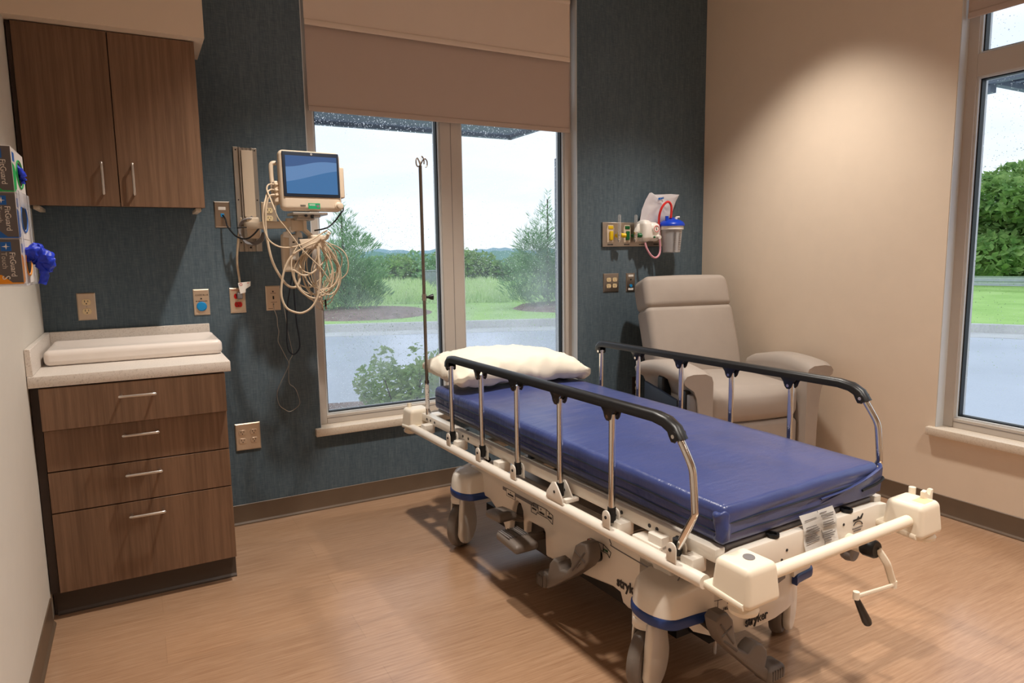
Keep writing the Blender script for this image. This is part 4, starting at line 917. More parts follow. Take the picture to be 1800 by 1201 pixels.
# lift columns and litter frame ------------------------------------
for y in (.50, -.33): MB().lathe([(0, 0), (.085, 0), (.085, .25), (.070, .3), (.082, .4), (.068, .5), (.080, .6), (.066, .7), (.075, .85), (.06, 1), (0, 1)], (0, y, .395), (0, y, .53), 28).out('lift_column', 'black_rubber', S)
MB().box(-.20, .20, -.30, .48, .401, .406, .002).out('storage_tray', 'aluminium', S)
m = MB()
for s in (-1, 1): m.box(*( (-.362, -.325) if s < 0 else (.325, .362)), -.79, 1.03, .530, .566, .004)
m.box(-.325, .325, .96, 1.03, .532, .562, .004)
for y in (.50, .14, -.33): m.box(-.33, .33, y-.035, y+.035, .515, .545, .004)
m.out('litter_frame', 'bed_white', S)
for y in (.93, .60, .25, -.12, -.45, -.73):
    for a in (-.402, .350): MB().box(a, a+.052, y-.022, y+.022, .492, .534, .004).out('rail_bracket', 'bed_white', S)
m = MB()
for y in (.97, .93, .885, .60, .55, -.40, -.43, -.55, -.58, -.66): m.cyl((-.3632, y, .548), (-.360, y, .548), .006 if y != -.66 else .010, 12)
m.out('frame_hole', 'label_ink', S)
def deckfn(p): return (p[0], p[1], p[2]+.020*(p[1]-.07))
MB().rbox(-.318, .318, -.785, .94, .566, .582, .006, 8, 2, fn=deckfn).out('litter_deck', 'grey_trim', S)
MB().tube([(-.33, .62, .56), (-.345, .50, .52), (-.35, .40, .492)], .011, 8, 4).out('gas_spring', 'black_plastic', S)
m = MB()
m.prism([(-.350, .455), (.350, .455), (.350, .548), (.30, .556), (-.30, .556), (-.350, .548)], 'y', -.815, -.790, .004, 2)
m.out('end_panel', 'bed_white', S)
for x in (-.155, .17): MB().lathe([(0, 0), (.013, 0), (.017, .4), (.017, 1), (.011, 1), (.011, .5), (0, .5)], (x, -.80, .554), (x, -.80, .566), 20).out('bumper_peg', 'black_rubber', S)
m = MB()
for x, z in ((-.115, .515), (-.135, .492), (-.150, .486), (.135, .53)): m.cyl((x, -.8165, z), (x, -.814, z), .004, 10)
m.out('panel_screw', 'label_ink', S)
m = MB().prism([(.180, .534), (.198, .534), (.204, .541), (.212, .534), (.224, .546), (.228, .543), (.220, .530), (.180, .528)], 'y', -.8166, -.8156)
m.tube([(.182, -.8164, .516), (.19, -.8164, .523), (.205, -.8164, .525), (.220, -.8164, .520), (.226, -.8164, .512)], .0012, 6, 4)
m.out('label_print', 'label_ink', S)
bars('print', (.178, -.8162, .504), (1, 0, 0), (0, 0, 1), .050, .0042, 'grey_trim', S, 8)
bars('print', (.184, -.8162, .496), (1, 0, 0), (0, 0, 1), .036, .0042, 'grey_trim', S, 9)
for x in (.135, .262): MB().rbox(x-.028, x+.028, -.822, -.813, .470, .484, .006, 2, 2).out('panel_clip', 'bed_white', S)
MB().box(-.285, -.262, -.8158, -.8148, .520, .540).out('rating_label', 'grey_trim', S, smooth=False)
# side bars, bumpers, foot bar --------------------------------------
for s in (-1, 1):
    MB().tube([(s*.408, 1.045, .498), (s*.408, -.80, .498)], .0185, 18).out('side_bar', 'bed_white', S)
MB().tube([(-.30, -.905, .535), (.30, -.905, .535)], .0165, 18).out('foot_bar', 'bumper_white', S)
MB().tube([(-.30, 1.10, .535), (.30, 1.10, .535)], .0165, 18).out('head_bar', 'bumper_white', S)
def bumper(s, e, yc):
    """tapered corner block; s left/right, e toward the end it faces"""
    m = MB(); xc = s*.362; hx, hy = .062, .062
    def fn(p):
        x, y, z = p; f = max(0, min(1, (z-.47)/.11))
        k = 1-.16*f
        return (xc+(x-xc)*k, yc+(y-yc)*k, z)
    m.rbox(xc-hx, xc+hx, yc-hy, yc+hy, .484, .582, .017, 5, 4, fn=fn)
    m.prism([(yc-e*.075, .492), (yc+e*.045, .484), (yc+e*.045, .500), (yc-e*.075, .510)], 'x', xc-hx-.003, xc+hx+.003, .006)
    o = m.out('corner_bumper', 'bumper_white', S, ang=50)
    x, y = s*.388, yc+e*.018
    MB().lathe([(0, 0), (.022, 0), (.034, .25), (.036, .55), (.030, .85), (.016, 1), (0, 1)], (x, y, .456), (x, y, .487), 28).out('bumper_disc', 'bumper_white', S)
    return o
bumper(-1, -1, -.885); bumper(1, -1, -.885); bumper(-1, 1, 1.085); bumper(1, 1, 1.085)
MB().lathe([(0, 0), (.018, 0), (.018, 1), (0, 1)], (-.352, -.885, .5812), (-.352, -.885, .5832), 28, sy=.8).out('socket_hole', 'grey_trim', S)
MB().box(.345, .395, -.925, -.890, .5815, .5825).out('socket_hole', 'ivory', S, smooth=False)
MB().tube([(.410, -.855, .572), (.410, -.855, .600)], .010, 10).prism([(.385, .545), (.432, .545), (.432, .604), (.422, .604), (.414, .590), (.402, .596), (.398, .606), (.385, .602)], 'y', -.905, -.890, .004).out('pole_clip', 'bumper_white', S)
MB().tube([(-.385, 1.12, .565), (-.385, 1.125, .600)], .011, 10).out('pole_clip', 'bumper_white', S)
# crank ------------------------------------------------------------
MB().cyl((.160, -.80, .476), (.160, -.870, .478), .022, 20).out('crank_shaft', 'bumper_white', S)
MB().lathe([(0, 0), (.023, 0), (.0255, .15), (.0255, .85), (.022, 1), (0, 1)], (.160, -.862, .478), (.160, -.902, .480), 26).out('crank_hub', 'black_plastic', S)
MB().tube([(.166, -.900, .480), (.180, -.918, .445), (.192, -.920, .420), (.212, -.922, .377)], .0068, 8, 4, flat=1.5).tube([(.214, -.922, .384), (.214, -.922, .364)], .010, 10).tube([(.214, -.924, .372), (.022, -.930, .394)], .0046, 8, flat=1.4).cyl((.024, -.93, .387), (.024, -.93, .408), .0085, 14).out('crank_arm', 'bumper_white', S)
MB().lathe([(0, 0), (.007, 0), (.008, .1), (.0125, .9), (.011, 1), (0, 1)], (.026, -.930, .388), (.078, -.934, .304), 18).out('crank_handle', 'black_plastic', S)
MB().lathe([(.0, 0), (.025, 0), (.028, .4), (.024, 1), (.010, 1), (.0, .9)], (.172, -.80, .440), (.172, -.83, .440), 24).cyl((.172, -.80, .440), (.172, -.80, .475), .008, 12).out('hose_hook', 'grey_trim', S)

# ------------------------------------------------------------------
# side rails --------------------------------------------------------
YP = [.621, .358, .095, -.168, -.430, -.693]
for s in (-1, 1):
    xr = s*.400
    rail = bpy.data.objects.new('side_rail', None); C.objects.link(rail); rail.parent = S
    top = MB()
    path = [(xr, .640, .848), (xr, .637, .866), (xr, .622, .879), (xr, .59, .882), (xr, .2, .882), (xr, -.4, .882), (xr, -.615, .882), (xr, -.655, .876), (xr, -.683, .862), (xr, -.703, .836)]
    # squarish hollow grip section swept along the rail
    sec = [(-.019, -.012), (-.0195, .004), (-.014, .0125), (-.005, .0155), (.005, .0155), (.014, .0125), (.0195, .004), (.019, -.012)]
    vs = []; fs = []; k = len(sec); n = len(path)
    for i, p in enumerate(path):
        tg = (Vector(path[min(i+1, n-1)])-Vector(path[max(i-1, 0)])).normalized(); up = Vector((1, 0, 0)).cross(tg)
        if up.z < 0 and abs(up.z) > .1: up = -up
        if i < 2: up = Vector((0, .9, .3)).normalized()
        if i > n-3: up = Vector((0, -.7, .65)).normalized() if i == n-2 else Vector((0, -.85, .4)).normalized()
        for a, b in sec: vs.append(Vector(p)+Vector((1, 0, 0))*a+up*b)
    for i in range(n-1):
        for j in range(k): fs.append((i*k+j, i*k+(j+1) % k, (i+1)*k+(j+1) % k, (i+1)*k+j))
    fs += [tuple(range(k)), tuple(range((n-1)*k, n*k))[::-1]]
    n_ = MB(); n_.raw(vs, fs); bmesh.ops.recalc_face_normals(n_.b, faces=n_.b.faces[:]); n_.b.verts.index_update(); top._merge(n_.b)
    for i, y in enumerate(YP):
        for xa in (xr-.0185, xr+.0145):
            if i < 5:
                lug = [(y-.034, .874), (y+.034, .874), (y+.020, .858), (y+.014, .842), (y+.006, .834), (y-.006, .834), (y-.014, .842), (y-.020, .858)]
                if i == 0: lug = [(y-.012, .874), (y+.016, .874), (y+.018, .855), (y+.012, .838), (y, .833), (y-.010, .838), (y-.012, .85)]
            else: lug = [(y+.03, .87), (y-.008, .858), (y-.014, .84), (y-.006, .830), (y+.008, .830), (y+.016, .842)]
            top.prism(lug, 'x', xa, xa+.004, .0012, 1)
    top.out('grip_rail', 'rail_black', rail, ang=45)
    pins = MB()
    for y in YP: pins.cyl((xr-.0205, y, .846), (xr+.0205, y, .846), .0055, 12)
    pins.out('pivot_pin', 'chrome', rail)
    for i, y in enumerate(YP):
        pts = [(xr, y, .852), (xr, y, .545)] if i < 5 else [(xr, -.690, .852), (xr, -.727, .800), (xr, -.743, .772), (xr, -.748, .745), (xr, -.755, .672), (xr, -.755, .655), (xr, -.745, .635), (xr, -.697, .545)]
        MB().tube(pts, .0100, 14, 4 if i == 5 else 0).out('post', 'chrome', rail)
        f = MB()
        if i == 3:
            P = [(y+.048, .514), (y+.046, .535), (y+.014, .574), (y-.002, .578), (y-.016, .566), (y-.044, .530), (y-.046, .514)]
            f.prism(P, 'x', xr-.0235, xr-.0185, .001); MB().prism(P, 'x', xr+.0165, xr+.0215, .001).out('clevis_plate', 'bed_white', rail); MB().box(xr-.012, xr+.04, y-.05, y-.03, .516, .530, .003).out('release_latch', 'bed_white', rail)
        else:
            P = [(y+.017, .514), (y+.017, .545)] + [(y+.017*math.cos(a), .549+.017*math.sin(a)) for a in [math.pi*q/8 for q in range(9)]] + [(y-.017, .545), (y-.017, .514)]
            yo = 0 if i < 5 else -.003
            P = [(a+yo, b) for a, b in P]
            f.prism(P, 'x', xr-.0225, xr-.0180, .001); MB().prism(P, 'x', xr+.0140, xr+.0185, .001).out('clevis_plate', 'bed_white', rail)
        c = f.out('clevis_plate', 'bed_white', rail)
        MB().cyl((xr-.0245, y, .545), (xr+.02, y, .545), .005, 10).out('clevis_pin', 'label_ink', c)
        MB().cyl((xr, y - (.003 if i == 5 else 0), .528), (xr, y - (.003 if i == 5 else 0), .572), .0125, 14).out('post_foot', 'black_rubber', rail)
MB().prism([(-.575, .5), (-.63, .5), (-.63, .545), (-.575, .545)], 'x', -.392, -.35, .004).prism([(-.52, .512), (-.63, .512), (-.63, .52), (-.52, .52)], 'x', -.40, -.35, .002).out('release_housing', 'bed_white', S)

# ------------------------------------------------------------------ mattress, pillow, pole
t = thing('mattress', 'navy blue vinyl mattress lying on the stretcher', 'mattress', (SX, SY, 0), PSI, world=False)
def matfn(p):
    x, y, z = p
    z = z + .0205*(y-.07)
    u = x/.345; v = (y-.07)/.87
    if abs(u) < 1.02 and abs(v) < 1.02 and z > .63: z += .010*(1-min(1, u*u))*(1-min(1, v**6))
    q = noise.noise(Vector((x*9, y*9, z*9)))*.0035
    side = max(abs(u)**14, abs(v)**30)
    w = noise.noise(Vector((x*4, y*26, z*40)))*.004*side
    if abs(u) > abs(v)*.97: x += math.copysign(w, x)
    else: y += math.copysign(w*1.4, y)
    if z > .66: z += q*.6 + .0022*noise.noise(Vector((x*3+y*6, y*3-x*14, 1.7)))
    return (x, y, z)
MB().rbox(-.338, .338, -.795, .935, .586, .690, .020, 46, 4, fn=matfn).out('cover', 'mattress', t, ang=80)
def ring(z, o, x=.338, y0=-.795, y1=.935, r=.03, seed=0):
    p = []
    for cx_, cy_, a0 in ((x-r, y0+r, -90), (x-r, y1-r, 0), (-x+r, y1-r, 90), (-x+r, y0+r, 180)):
        for i in range(5):
            a = R(a0+i*22.5); p.append(Vector((cx_+(r+o)*math.cos(a), cy_+(r+o)*math.sin(a), z)))
    q = []
    for i in range(len(p)):
        a, b = p[i], p[(i+1) % len(p)]; n = max(1, int((b-a).length/.05))
        for k in range(n): q.append(a.lerp(b, k/n))
    return [Vector((v.x, v.y, v.z+.0205*(v.y-.07)+.004*noise.noise(Vector((v.x*5, v.y*5, seed))))) for v in q]
MB().tube(ring(.648, .0025), .0026, 6, closed=True).tube(ring(.618, .002, seed=4), .0022, 6, closed=True).out('piping', 'dark_navy', t)
MB().tube([(.05, -.796, .618), (.16, -.800, .624), (.25, -.803, .640), (.320, -.803, .660), (.340, -.790, .668)], .006, 8, 5, flat=.5).raw([(.02, -.797, .60), (.15, -.803, .620), (.25, -.807, .637), (.335, -.805, .662), (.345, -.798, .62), (.340, -.797, .585), (.2, -.799, .580)], [(0, 6, 1), (1, 6, 2), (2, 6, 5), (2, 5, 4), (2, 4, 3)]).out('zip_flap', 'mattress', t, ang=80)
MB().tube([(.235, -.804, .608), (.30, -.808, .617), (.342, -.803, .626), (.348, -.78, .628)], .005, 8, 4, flat=.7).out('zipper', 'black_rubber', t)
m = MB()
m.rbox(-.345, -.315, -.80, -.765, .575, .66, .013, 5, 3, fn=lambda p: wobble(p, 40, .010)); m.out('corner_tuck', 'mattress', t, ang=80)
vs = []; fs = []
for i in range(7):
    u = i/6; y = -.803-.020*math.sin(u*1.7)-.004*math.sin(u*7); z = .592-.108*u
    for j in range(3): vs.append((-.052+j*.074+.008*u, y-.002*(j == 1), z))
for i in range(6):
    for j in range(2): fs.append((i*3+j, i*3+j+1, i*3+j+4, i*3+j+3))
m = MB(); m.raw(vs, fs); bmesh.ops.solidify(m.b, geom=m.b.faces[:], thickness=.0006)
tg = m.out('care_tag', 'paper_white', t, ang=80)
m = MB(); rnd = random.Random(5)
for col in (0, 1):
    z = .584
    while z > .50:
        u = (.592-z)/.108; y = -.803-.020*math.sin(u*1.7)-.004*math.sin(u*7)-.0035
        w = rnd.choice((.05, .055, .03, .045)); x0 = -.048+col*.074+.008*u+rnd.uniform(0, .006)
        if rnd.random() < .78: m.box(x0, x0+w, y-.0008, y, z, z+.0024)
        z -= .0062
o = m.out('tag_print', 'grey_trim', tg, smooth=False)
m = MB(); m.tube([(.023, -.806, .592), (.026, -.815, .55), (.031, -.828, .51), (.032, -.83, .486)], .0008, 5); m.out('tag_fold', 'grey_trim', tg)

def pillowfn(p):
    x, y, z = p; u, v = x/.355, y/.235
    x *= .97
    k = max(0, (1-abs(u)**2.4))*max(0, (1-abs(v)**2.4)); k = k**.42
    zz = z*(.10+.90*k)
    e = 1+.05*(abs(u)*abs(v)) - .045*(1-abs(u)**2)*(abs(v) > .6)*abs(v)
    s = max(abs(u), abs(v))
    rg = lambda a, b: (1-abs(noise.noise(Vector((x*a[0]+y*a[1], x*b[0]+y*b[1], 3.3)))))**4
    n1 = noise.noise(Vector((x*6, y*8, z*3)))*.012 + rg((7, 11), (-9, 4))*.012*(.35+s**2) + rg((15, -6), (4, 13))*.007*(.3+s**2)
    q = Vector((x*e, y*e, max(-.028, zz) + n1*(.4+.6*s) + .010))
    q.z += .10*max(0, q.y-.02)*.25
    return q
t = thing('pillow', 'cream white cotton pillow at the head of the mattress', 'pillow', (0, 0, 0), 0, world=False)
PM = ST @ Matrix.Translation((.030, .895, .737)) @ Matrix.Rotation(R(-3), 4, 'Z') @ Matrix.Rotation(R(2), 4, 'Y')
t.location = PM.translation; t.rotation_euler = PM.to_euler()
MB().rbox(-.355, .355, -.235, .235, -.075, .112, .06, 40, 6, fn=pillowfn).out('pillowcase', 'pillow_cotton', t, ang=180)

t = thing('iv_pole', 'slim steel drip pole with hook, standing in the stretcher head corner', 'drip pole', tuple(ST @ Vector((-.350, .985, .56))), PSI, world=False)
MB().cyl((0, 0, 0), (0, 0, .165), .0095, 16).out('lower_tube', 'chrome', t)
m = MB().cyl((0, 0, .035), (0, 0, .150), .0099, 18)
m.out('printed_label', 'paper_white', t)
rnd = random.Random(2)
m = MB()
for k in range(11):
    a = rnd.uniform(3.3, 5.6); z = .045+k*.0095; m.box(-.0014, .0014, -.0105, -.0098, z, z+rnd.uniform(.0015, .005), mat=Matrix.Rotation(a+1.57, 4, 'Z'))
m.out('print', 'label_ink', t, smooth=False)
MB().cyl((0, 0, .165), (0, 0, 1.155), .0078, 14).cyl((0, 0, .155), (0, 0, .17), .011, 16).out('upper_tube', 'pole_steel', t)
MB().cyl((0, 0, .545), (0, 0, .575), .0105, 14).out('clamp_collar', 'brushed_steel', t)
MB().cyl((.008, 0, .56), (.026, -.004, .56), .006, 10).lathe([(0, 0), (.007, 0), (.013, .6), (.014, 1), (0, 1)], (.020, -.003, .56), (.042, -.008, .56), 14).out('clamp_knob', 'black_plastic', t)
m = MB()
for s in (-1, 1):
    m.tube([(0, 0, 1.148), (s*.004, -.004, 1.165), (s*.016, -.010, 1.185), (s*.026, -.016, 1.176), (s*.026, -.018, 1.156), (s*.018, -.018, 1.146)], .0032, 8, 6)
m.tube([(0, 0, 1.14), (.004, .006, 1.175), (.016, .016, 1.198), (.028, .02, 1.185), (.028, .02, 1.165)], .0032, 8, 6)
m.out('hook', 'brushed_steel', t)

# ------------------------------------------------------------------ outside
CURB = [(-14, 19.5), (-6, 16.6), (0, 14.55), (3.2, 13.45), (5.3, 12.65), (7.5, 11.75), (9.5, 10.2), (11.3, 8.3), (12.8, 6.45), (14.2, 4.0), (15.2, 1.0), (16, -4), (16.5, -14)]
def offset(poly, d):
    q = []
    for i, p in enumerate(poly):
        a = Vector(poly[max(0, i-1)]); b = Vector(poly[min(len(poly)-1, i+1)]); n = (b-a).normalized(); n = Vector((-n.y, n.x)); q.append(Vector(p)+n*d)
    return q
def gz(x, y):
    """height of the lawn by distance behind the curb"""
    d = min((Vector(p)-Vector((x, y))).length for p in CURBD)
    return -.03 + .004*min(d, 30) + .05*noise.noise(Vector((x*.3, y*.3, 0)))*min(1, d/3) - .010*max(0, d-30)
CURBD = []
for a, b in zip(CURB, CURB[1:]):
    for k in range(6): CURBD.append(Vector(a).lerp(Vector(b), k/6))
struct('ground', MB().box(-40, 60, -30, 60, -.6, -.17), 'asphalt', smooth=False)
pl = [(LX-8, 3.75), (4.6, 3.75), (4.6, 5.9), (3.6, 6.35), (1.9, 6.75), (0, 7.2), (-8, 9)]
struct('planting_strip', MB().prism(pl[::-1], 'z', -.2, -.155), 'mulch', smooth=False)
def strip(name, d0, d1, z0, z1, mat):
    a, b = offset(CURBD, d0), offset(CURBD, d1); m = MB(); n = len(a)
    vs = [(p.x, p.y, z0) for p in a] + [(p.x, p.y, z1) for p in a] + [(p.x, p.y, z1) for p in b] + [(p.x, p.y, z0) for p in b]
    fs = []
    for i in range(n-1):
        for k in range(3): fs.append((k*n+i, k*n+i+1, (k+1)*n+i+1, (k+1)*n+i))
    m.raw(vs, fs); bmesh.ops.recalc_face_normals(m.b, faces=m.b.faces[:]); return struct(name, m, mat, smooth=False)
strip('gutter', -.75, 0.0, -.3, -.163, 'concrete'); strip('curb', 0, .17, -.3, -.02, 'concrete')
m = MB(); vs = []; fs = []; ds = [.17, .8, 1.6, 2.5, 4, 6, 8, 11, 15, 20, 26, 34, 44]
rows = [offset(CURBD, d) for d in ds]; n = len(CURBD)
for d, row in zip(ds, rows):
    for p in row: vs.append((p.x, p.y, gz(p.x, p.y) if d > .2 else -.025))
for i in range(len(ds)-1):
    for k in range(n-1): fs.append((i*n+k, i*n+k+1, (i+1)*n+k+1, (i+1)*n+k))
m.raw(vs, fs); struct('lawn', m, 'lawn')
struct('far_field', MB().raw([(-80, 40, -.5), (140, 40, -.5), (140, 260, -2), (-80, 260, -2)], [(0, 1, 2, 3)]).raw([(30, -40, -.5), (160, -40, -.5), (160, 60, -1), (30, 60, -1)], [(0, 1, 2, 3)]), 'lawn', smooth=False)
def hill(name, pts, mat):
    m = MB(); vs = []; n = 160
    for i in range(n+1):
        u = i/n; p = Vector(pts[0]).lerp(Vector(pts[1]), u)
        h = pts[2] + .9*noise.noise(Vector((u*26, 0, 0))) + .8*noise.noise(Vector((u*90, 3, 0)))
        d = Vector(pts[3])
        vs += [(p.x, p.y, -2), (p.x, p.y, h-.8), (p.x+d.x*.3, p.y+d.y*.3, h), (p.x+d.x, p.y+d.y, h-.6), (p.x+d.x, p.y+d.y, -2)]
    m.raw(vs, [(i*5+k, i*5+k+1, i*5+k+6, i*5+k+5) for i in range(n) for k in range(4)]); bmesh.ops.recalc_face_normals(m.b, faces=m.b.faces[:])
    return struct(name, m, mat)
hill('hill_line', ((-60, 210), (200, 120), 2.6, (10, 22)), 'far_hill')
# masonry of this building round the two windows and the canopies
struct('wall_exterior', MB().box(2.376, 3.70, 3.704, 3.745, -.17, 1.905).box(2.400, 3.70, 3.704, 3.725, 1.905, 3.3).box(LX-.1, .72, 3.704, 3.745, -.17, 3.3).box(3.612, 3.645, 1.880, 3.70, -.17, 1.905).box(3.612, 3.63, 1.905, 3.70, 1.905, 3.3).box(3.612, 3.70, -2.5, .25, -.17, 3.3), 'masonry', smooth=False)
struct('canopy', MB().box(-6, 4.40, 6.6, 8.02, 2.83, 3.1).box(-6, 4.44, 7.98, 8.06, 2.79, 3.15).box(4.38, 4.44, 6.6, 8.06, 2.79, 3.15).box(-4.0, -3.85, 3.8, 8.0, 2.9, 3.1).box(-1.0, -.85, 3.8, 8.0, 2.9, 3.1), 'soffit_metal', smooth=False)
m = MB().box(6.95, 10.5, 3.55, 3.62, 2.79, 3.05).box(6.95, 10.5, 3.12, 3.55, 2.87, 3.05).box(6.95, 7.02, 3.12, 3.55, 2.79, 2.87)
for k in range(17): m.box(7.1+k*.2, 7.18+k*.2, 3.12, 3.55, 2.83, 2.875)
m.box(6.98, 7.08, 3.57, 3.66, 2.72, 2.80); struct('canopy', m, 'soffit_metal', smooth=False)

def leaves(rnd, blobs, n, size, mode='leaf'):
    m = MB(); vs = []; fs = []
    tot = sum(b[1][0]*b[1][1]*b[1][2] for b in blobs)
    for (c, r) in blobs:
        k = int(n*(r[0]*r[1]*r[2])/tot)+1
        for _ in range(k):
            while True:
                d = Vector((rnd.uniform(-1, 1), rnd.uniform(-1, 1), rnd.uniform(-1, 1)))
                if .25 < d.length < 1: break
            d = d.normalized()*d.length**.5
            p = Vector((c[0]+d.x*r[0], c[1]+d.y*r[1], c[2]+d.z*r[2]))
            s = size*rnd.uniform(.6, 1.35)
            if mode == 'needle':
                a = (Vector((d.x, d.y, abs(d.z)*.6+.5))+Vector((rnd.uniform(-.5, .5), rnd.uniform(-.5, .5), rnd.uniform(-.2, .5)))).normalized()*s*1.7; b = a.orthogonal().normalized()*s*.22
            else:
                a = Vector((rnd.gauss(0, 1), rnd.gauss(0, 1), rnd.gauss(0, .7))).normalized()*s; b = a.cross(Vector((rnd.gauss(0, 1), rnd.gauss(0, 1), rnd.gauss(0, 1)))).normalized()*s*.5
            i = len(vs); vs += [p-a*.5, p+b*.5, p+a*.5, p-b*.5]; fs.append((i, i+1, i+2, i+3))
    m.raw(vs, fs); return m
def tree(name, label, cat, loc, blobs, n, size, mat, trunk_h, group=None, mode='leaf', seed=1, stems=1, tr=.05):
    rnd = random.Random(seed); t = thing(name, label, cat, loc, group=group, world=False)
    leaves(rnd, blobs, n, size, mode).out('foliage', mat, t, smooth=False)
    m = MB()
    for k in range(stems):
        dx, dy = (rnd.uniform(-.3, .3), rnd.uniform(-.3, .3)) if stems > 1 else (0, 0)
        m.tube([(dx*.2, dy*.2, -.08), (dx*.6, dy*.6, trunk_h*.5), (dx, dy, trunk_h)], [tr, tr*.8, tr*.5], 7, 3)
    m.out('trunk' if stems == 1 else 'stems', 'bark', t); return t
# shrub close to the window
rnd = random.Random(4)
bl = [((0, 0, .42), (.42, .36, .36)), ((-.22, .05, .60), (.26, .26, .26)), ((.26, 0, .50), (.32, .3, .30)), ((.16, .02, .80), (.10, .10, .24)), ((-.18, .05, .86), (.12, .12, .16)), ((.40, 0, .70), (.16, .16, .24)), ((.0, -.1, .2), (.45, .35, .2))]
tree('shrub', 'light green leafy shrub just outside the tall window', 'shrub', (1.90, 5.35, -.155), bl, 3600, .072, 'leaf_light', .7, seed=3, stems=6, tr=.010).scale = (.86, .86, .72)
def pine(loc, h, r, label, seed):
    rnd = random.Random(seed); b = []
    for k in range(15):
        u = k/14; z = h*(.10+.88*u); rr = (r*(1.05-.35*u/.6) if u < .6 else r*.70*((1-u)/.4)**1.1)+.04
        for q in range(5 if u < .6 else 3):
            a = rnd.uniform(0, 6.28); f = rnd.uniform(.3, .75); b.append(((rr*f*math.cos(a), rr*f*math.sin(a), z), (rr*.5+.05, rr*.5+.05, h*.07)))
    return tree('pine_tree', label, 'pine tree', loc, b, 9000, .105, 'pine_needle', h*.95, mode='needle', seed=seed, tr=.035)
pine((4.35, 16.2, .02), 2.55, .95, 'young pine tree on the mulch bed, left in the tall window', 21)
pine((9.05, 14.6, .02), 2.75, 1.05, 'young pine tree growing behind the right pane of the tall window', 33)
struct('mulch_bed', MB().lathe([(0, 0), (1.75, 0), (1.5, .6), (.5, 1), (0, 1)], (4.5, 15.7, -.03), (4.5, 15.7, .10), 28), 'mulch')
struct('mulch_bed', MB().lathe([(0, 0), (1.5, 0), (1.3, .6), (.5, 1), (0, 1)], (9.4, 14.0, -.03), (9.4, 14.0, .12), 28), 'mulch')
# tall grass band
rnd = random.Random(9); vs = []; fs = []
for k in range(20000):
    d = rnd.uniform(5.0, 15); u = rnd.uniform(6*2, 6*6+3); i = int(u); a = CURBD[i].lerp(CURBD[i+1], u-i); tg = (CURBD[i+1]-CURBD[i]).normalized(); p = a+Vector((-tg.y, tg.x))*d
    z = gz(p.x, p.y) if k % 1 == 0 else 0; h = rnd.uniform(.15, .5); w = .03; ang = rnd.uniform(0, 3.14); b = Vector((math.cos(ang)*w, math.sin(ang)*w, 0)); l = Vector((rnd.gauss(0, .12), rnd.gauss(0, .12), h)); q = Vector((p.x, p.y, z-.03))
    if (Vector((4.4, 15.9))-p).length < 1.8 or (Vector((9.3, 14.2))-p).length < 1.5: continue
    i = len(vs); vs += [q-b, q+b, q+l]; fs.append((i, i+1, i+2))
m = MB(); m.raw(vs, fs); tag(m.out('tall_grass', 'grass_blade', smooth=False), 'band of pale tall meadow grass behind the mown verge', 'grass', kind='stuff')
# treeline
protos = []
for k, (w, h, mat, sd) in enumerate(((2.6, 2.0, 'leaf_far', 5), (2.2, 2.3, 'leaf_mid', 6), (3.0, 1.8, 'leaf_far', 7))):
    rnd = random.Random(sd); b = []
    for q in range(12): b.append(((rnd.uniform(-w*.6, w*.6), rnd.uniform(-.8, .8), rnd.uniform(.4, h*.75)), (w*.32, .8, h*.28)))
    protos.append((b, mat, sd))
TL = 'leafy green bush in the dense treeline behind the tall grass'; TG = 'bushes of the treeline'
made = []
spots = []
for k in range(26):
    u = k/25; spots.append((-4+u*36+random.Random(k).uniform(-1, 1), 38-u*17+random.Random(k+50).uniform(-1.5, 2.5)))
for k in range(15):
    u = k/14; spots.append((2+u*46, 50-u*26+random.Random(k+90).uniform(-2, 2)))
for k, (x, y) in enumerate(spots):
    q = k % 3; s = .70+.2*random.Random(k+7).random() + (.10 if k > 25 else 0)
    if len(made) < 3:
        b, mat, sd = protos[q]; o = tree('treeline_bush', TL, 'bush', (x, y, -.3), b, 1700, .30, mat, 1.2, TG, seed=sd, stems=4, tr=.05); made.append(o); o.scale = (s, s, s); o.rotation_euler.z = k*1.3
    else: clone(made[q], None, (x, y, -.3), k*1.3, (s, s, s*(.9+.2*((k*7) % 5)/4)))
# big trees by the right hand window
b = []
rnd = random.Random(17)
for q in range(34): b.append(((rnd.uniform(-2.6, 2.6), rnd.uniform(-2.2, 2.2), rnd.uniform(.5, 3.9)), (1.0, 1.0, .75)))
RL, RG = 'tall leafy green tree beyond the guardrail in the right hand window', 'trees beyond the guardrail'
a = tree('leafy_tree', RL, 'tree', (27, 14.2, -.2), b, 15000, .34, 'leaf_mid', 2.6, RG, seed=18, tr=.14)
for k, (x, y, s) in enumerate(((29.0, 9.4, 1.0), (27.0, 19.6, .92), (33.5, 4.6, 1.05), (33.2, 17.6, 1.15))): clone(a, None, (x, y, -.2), k*1.7+.6, (s, s, s))
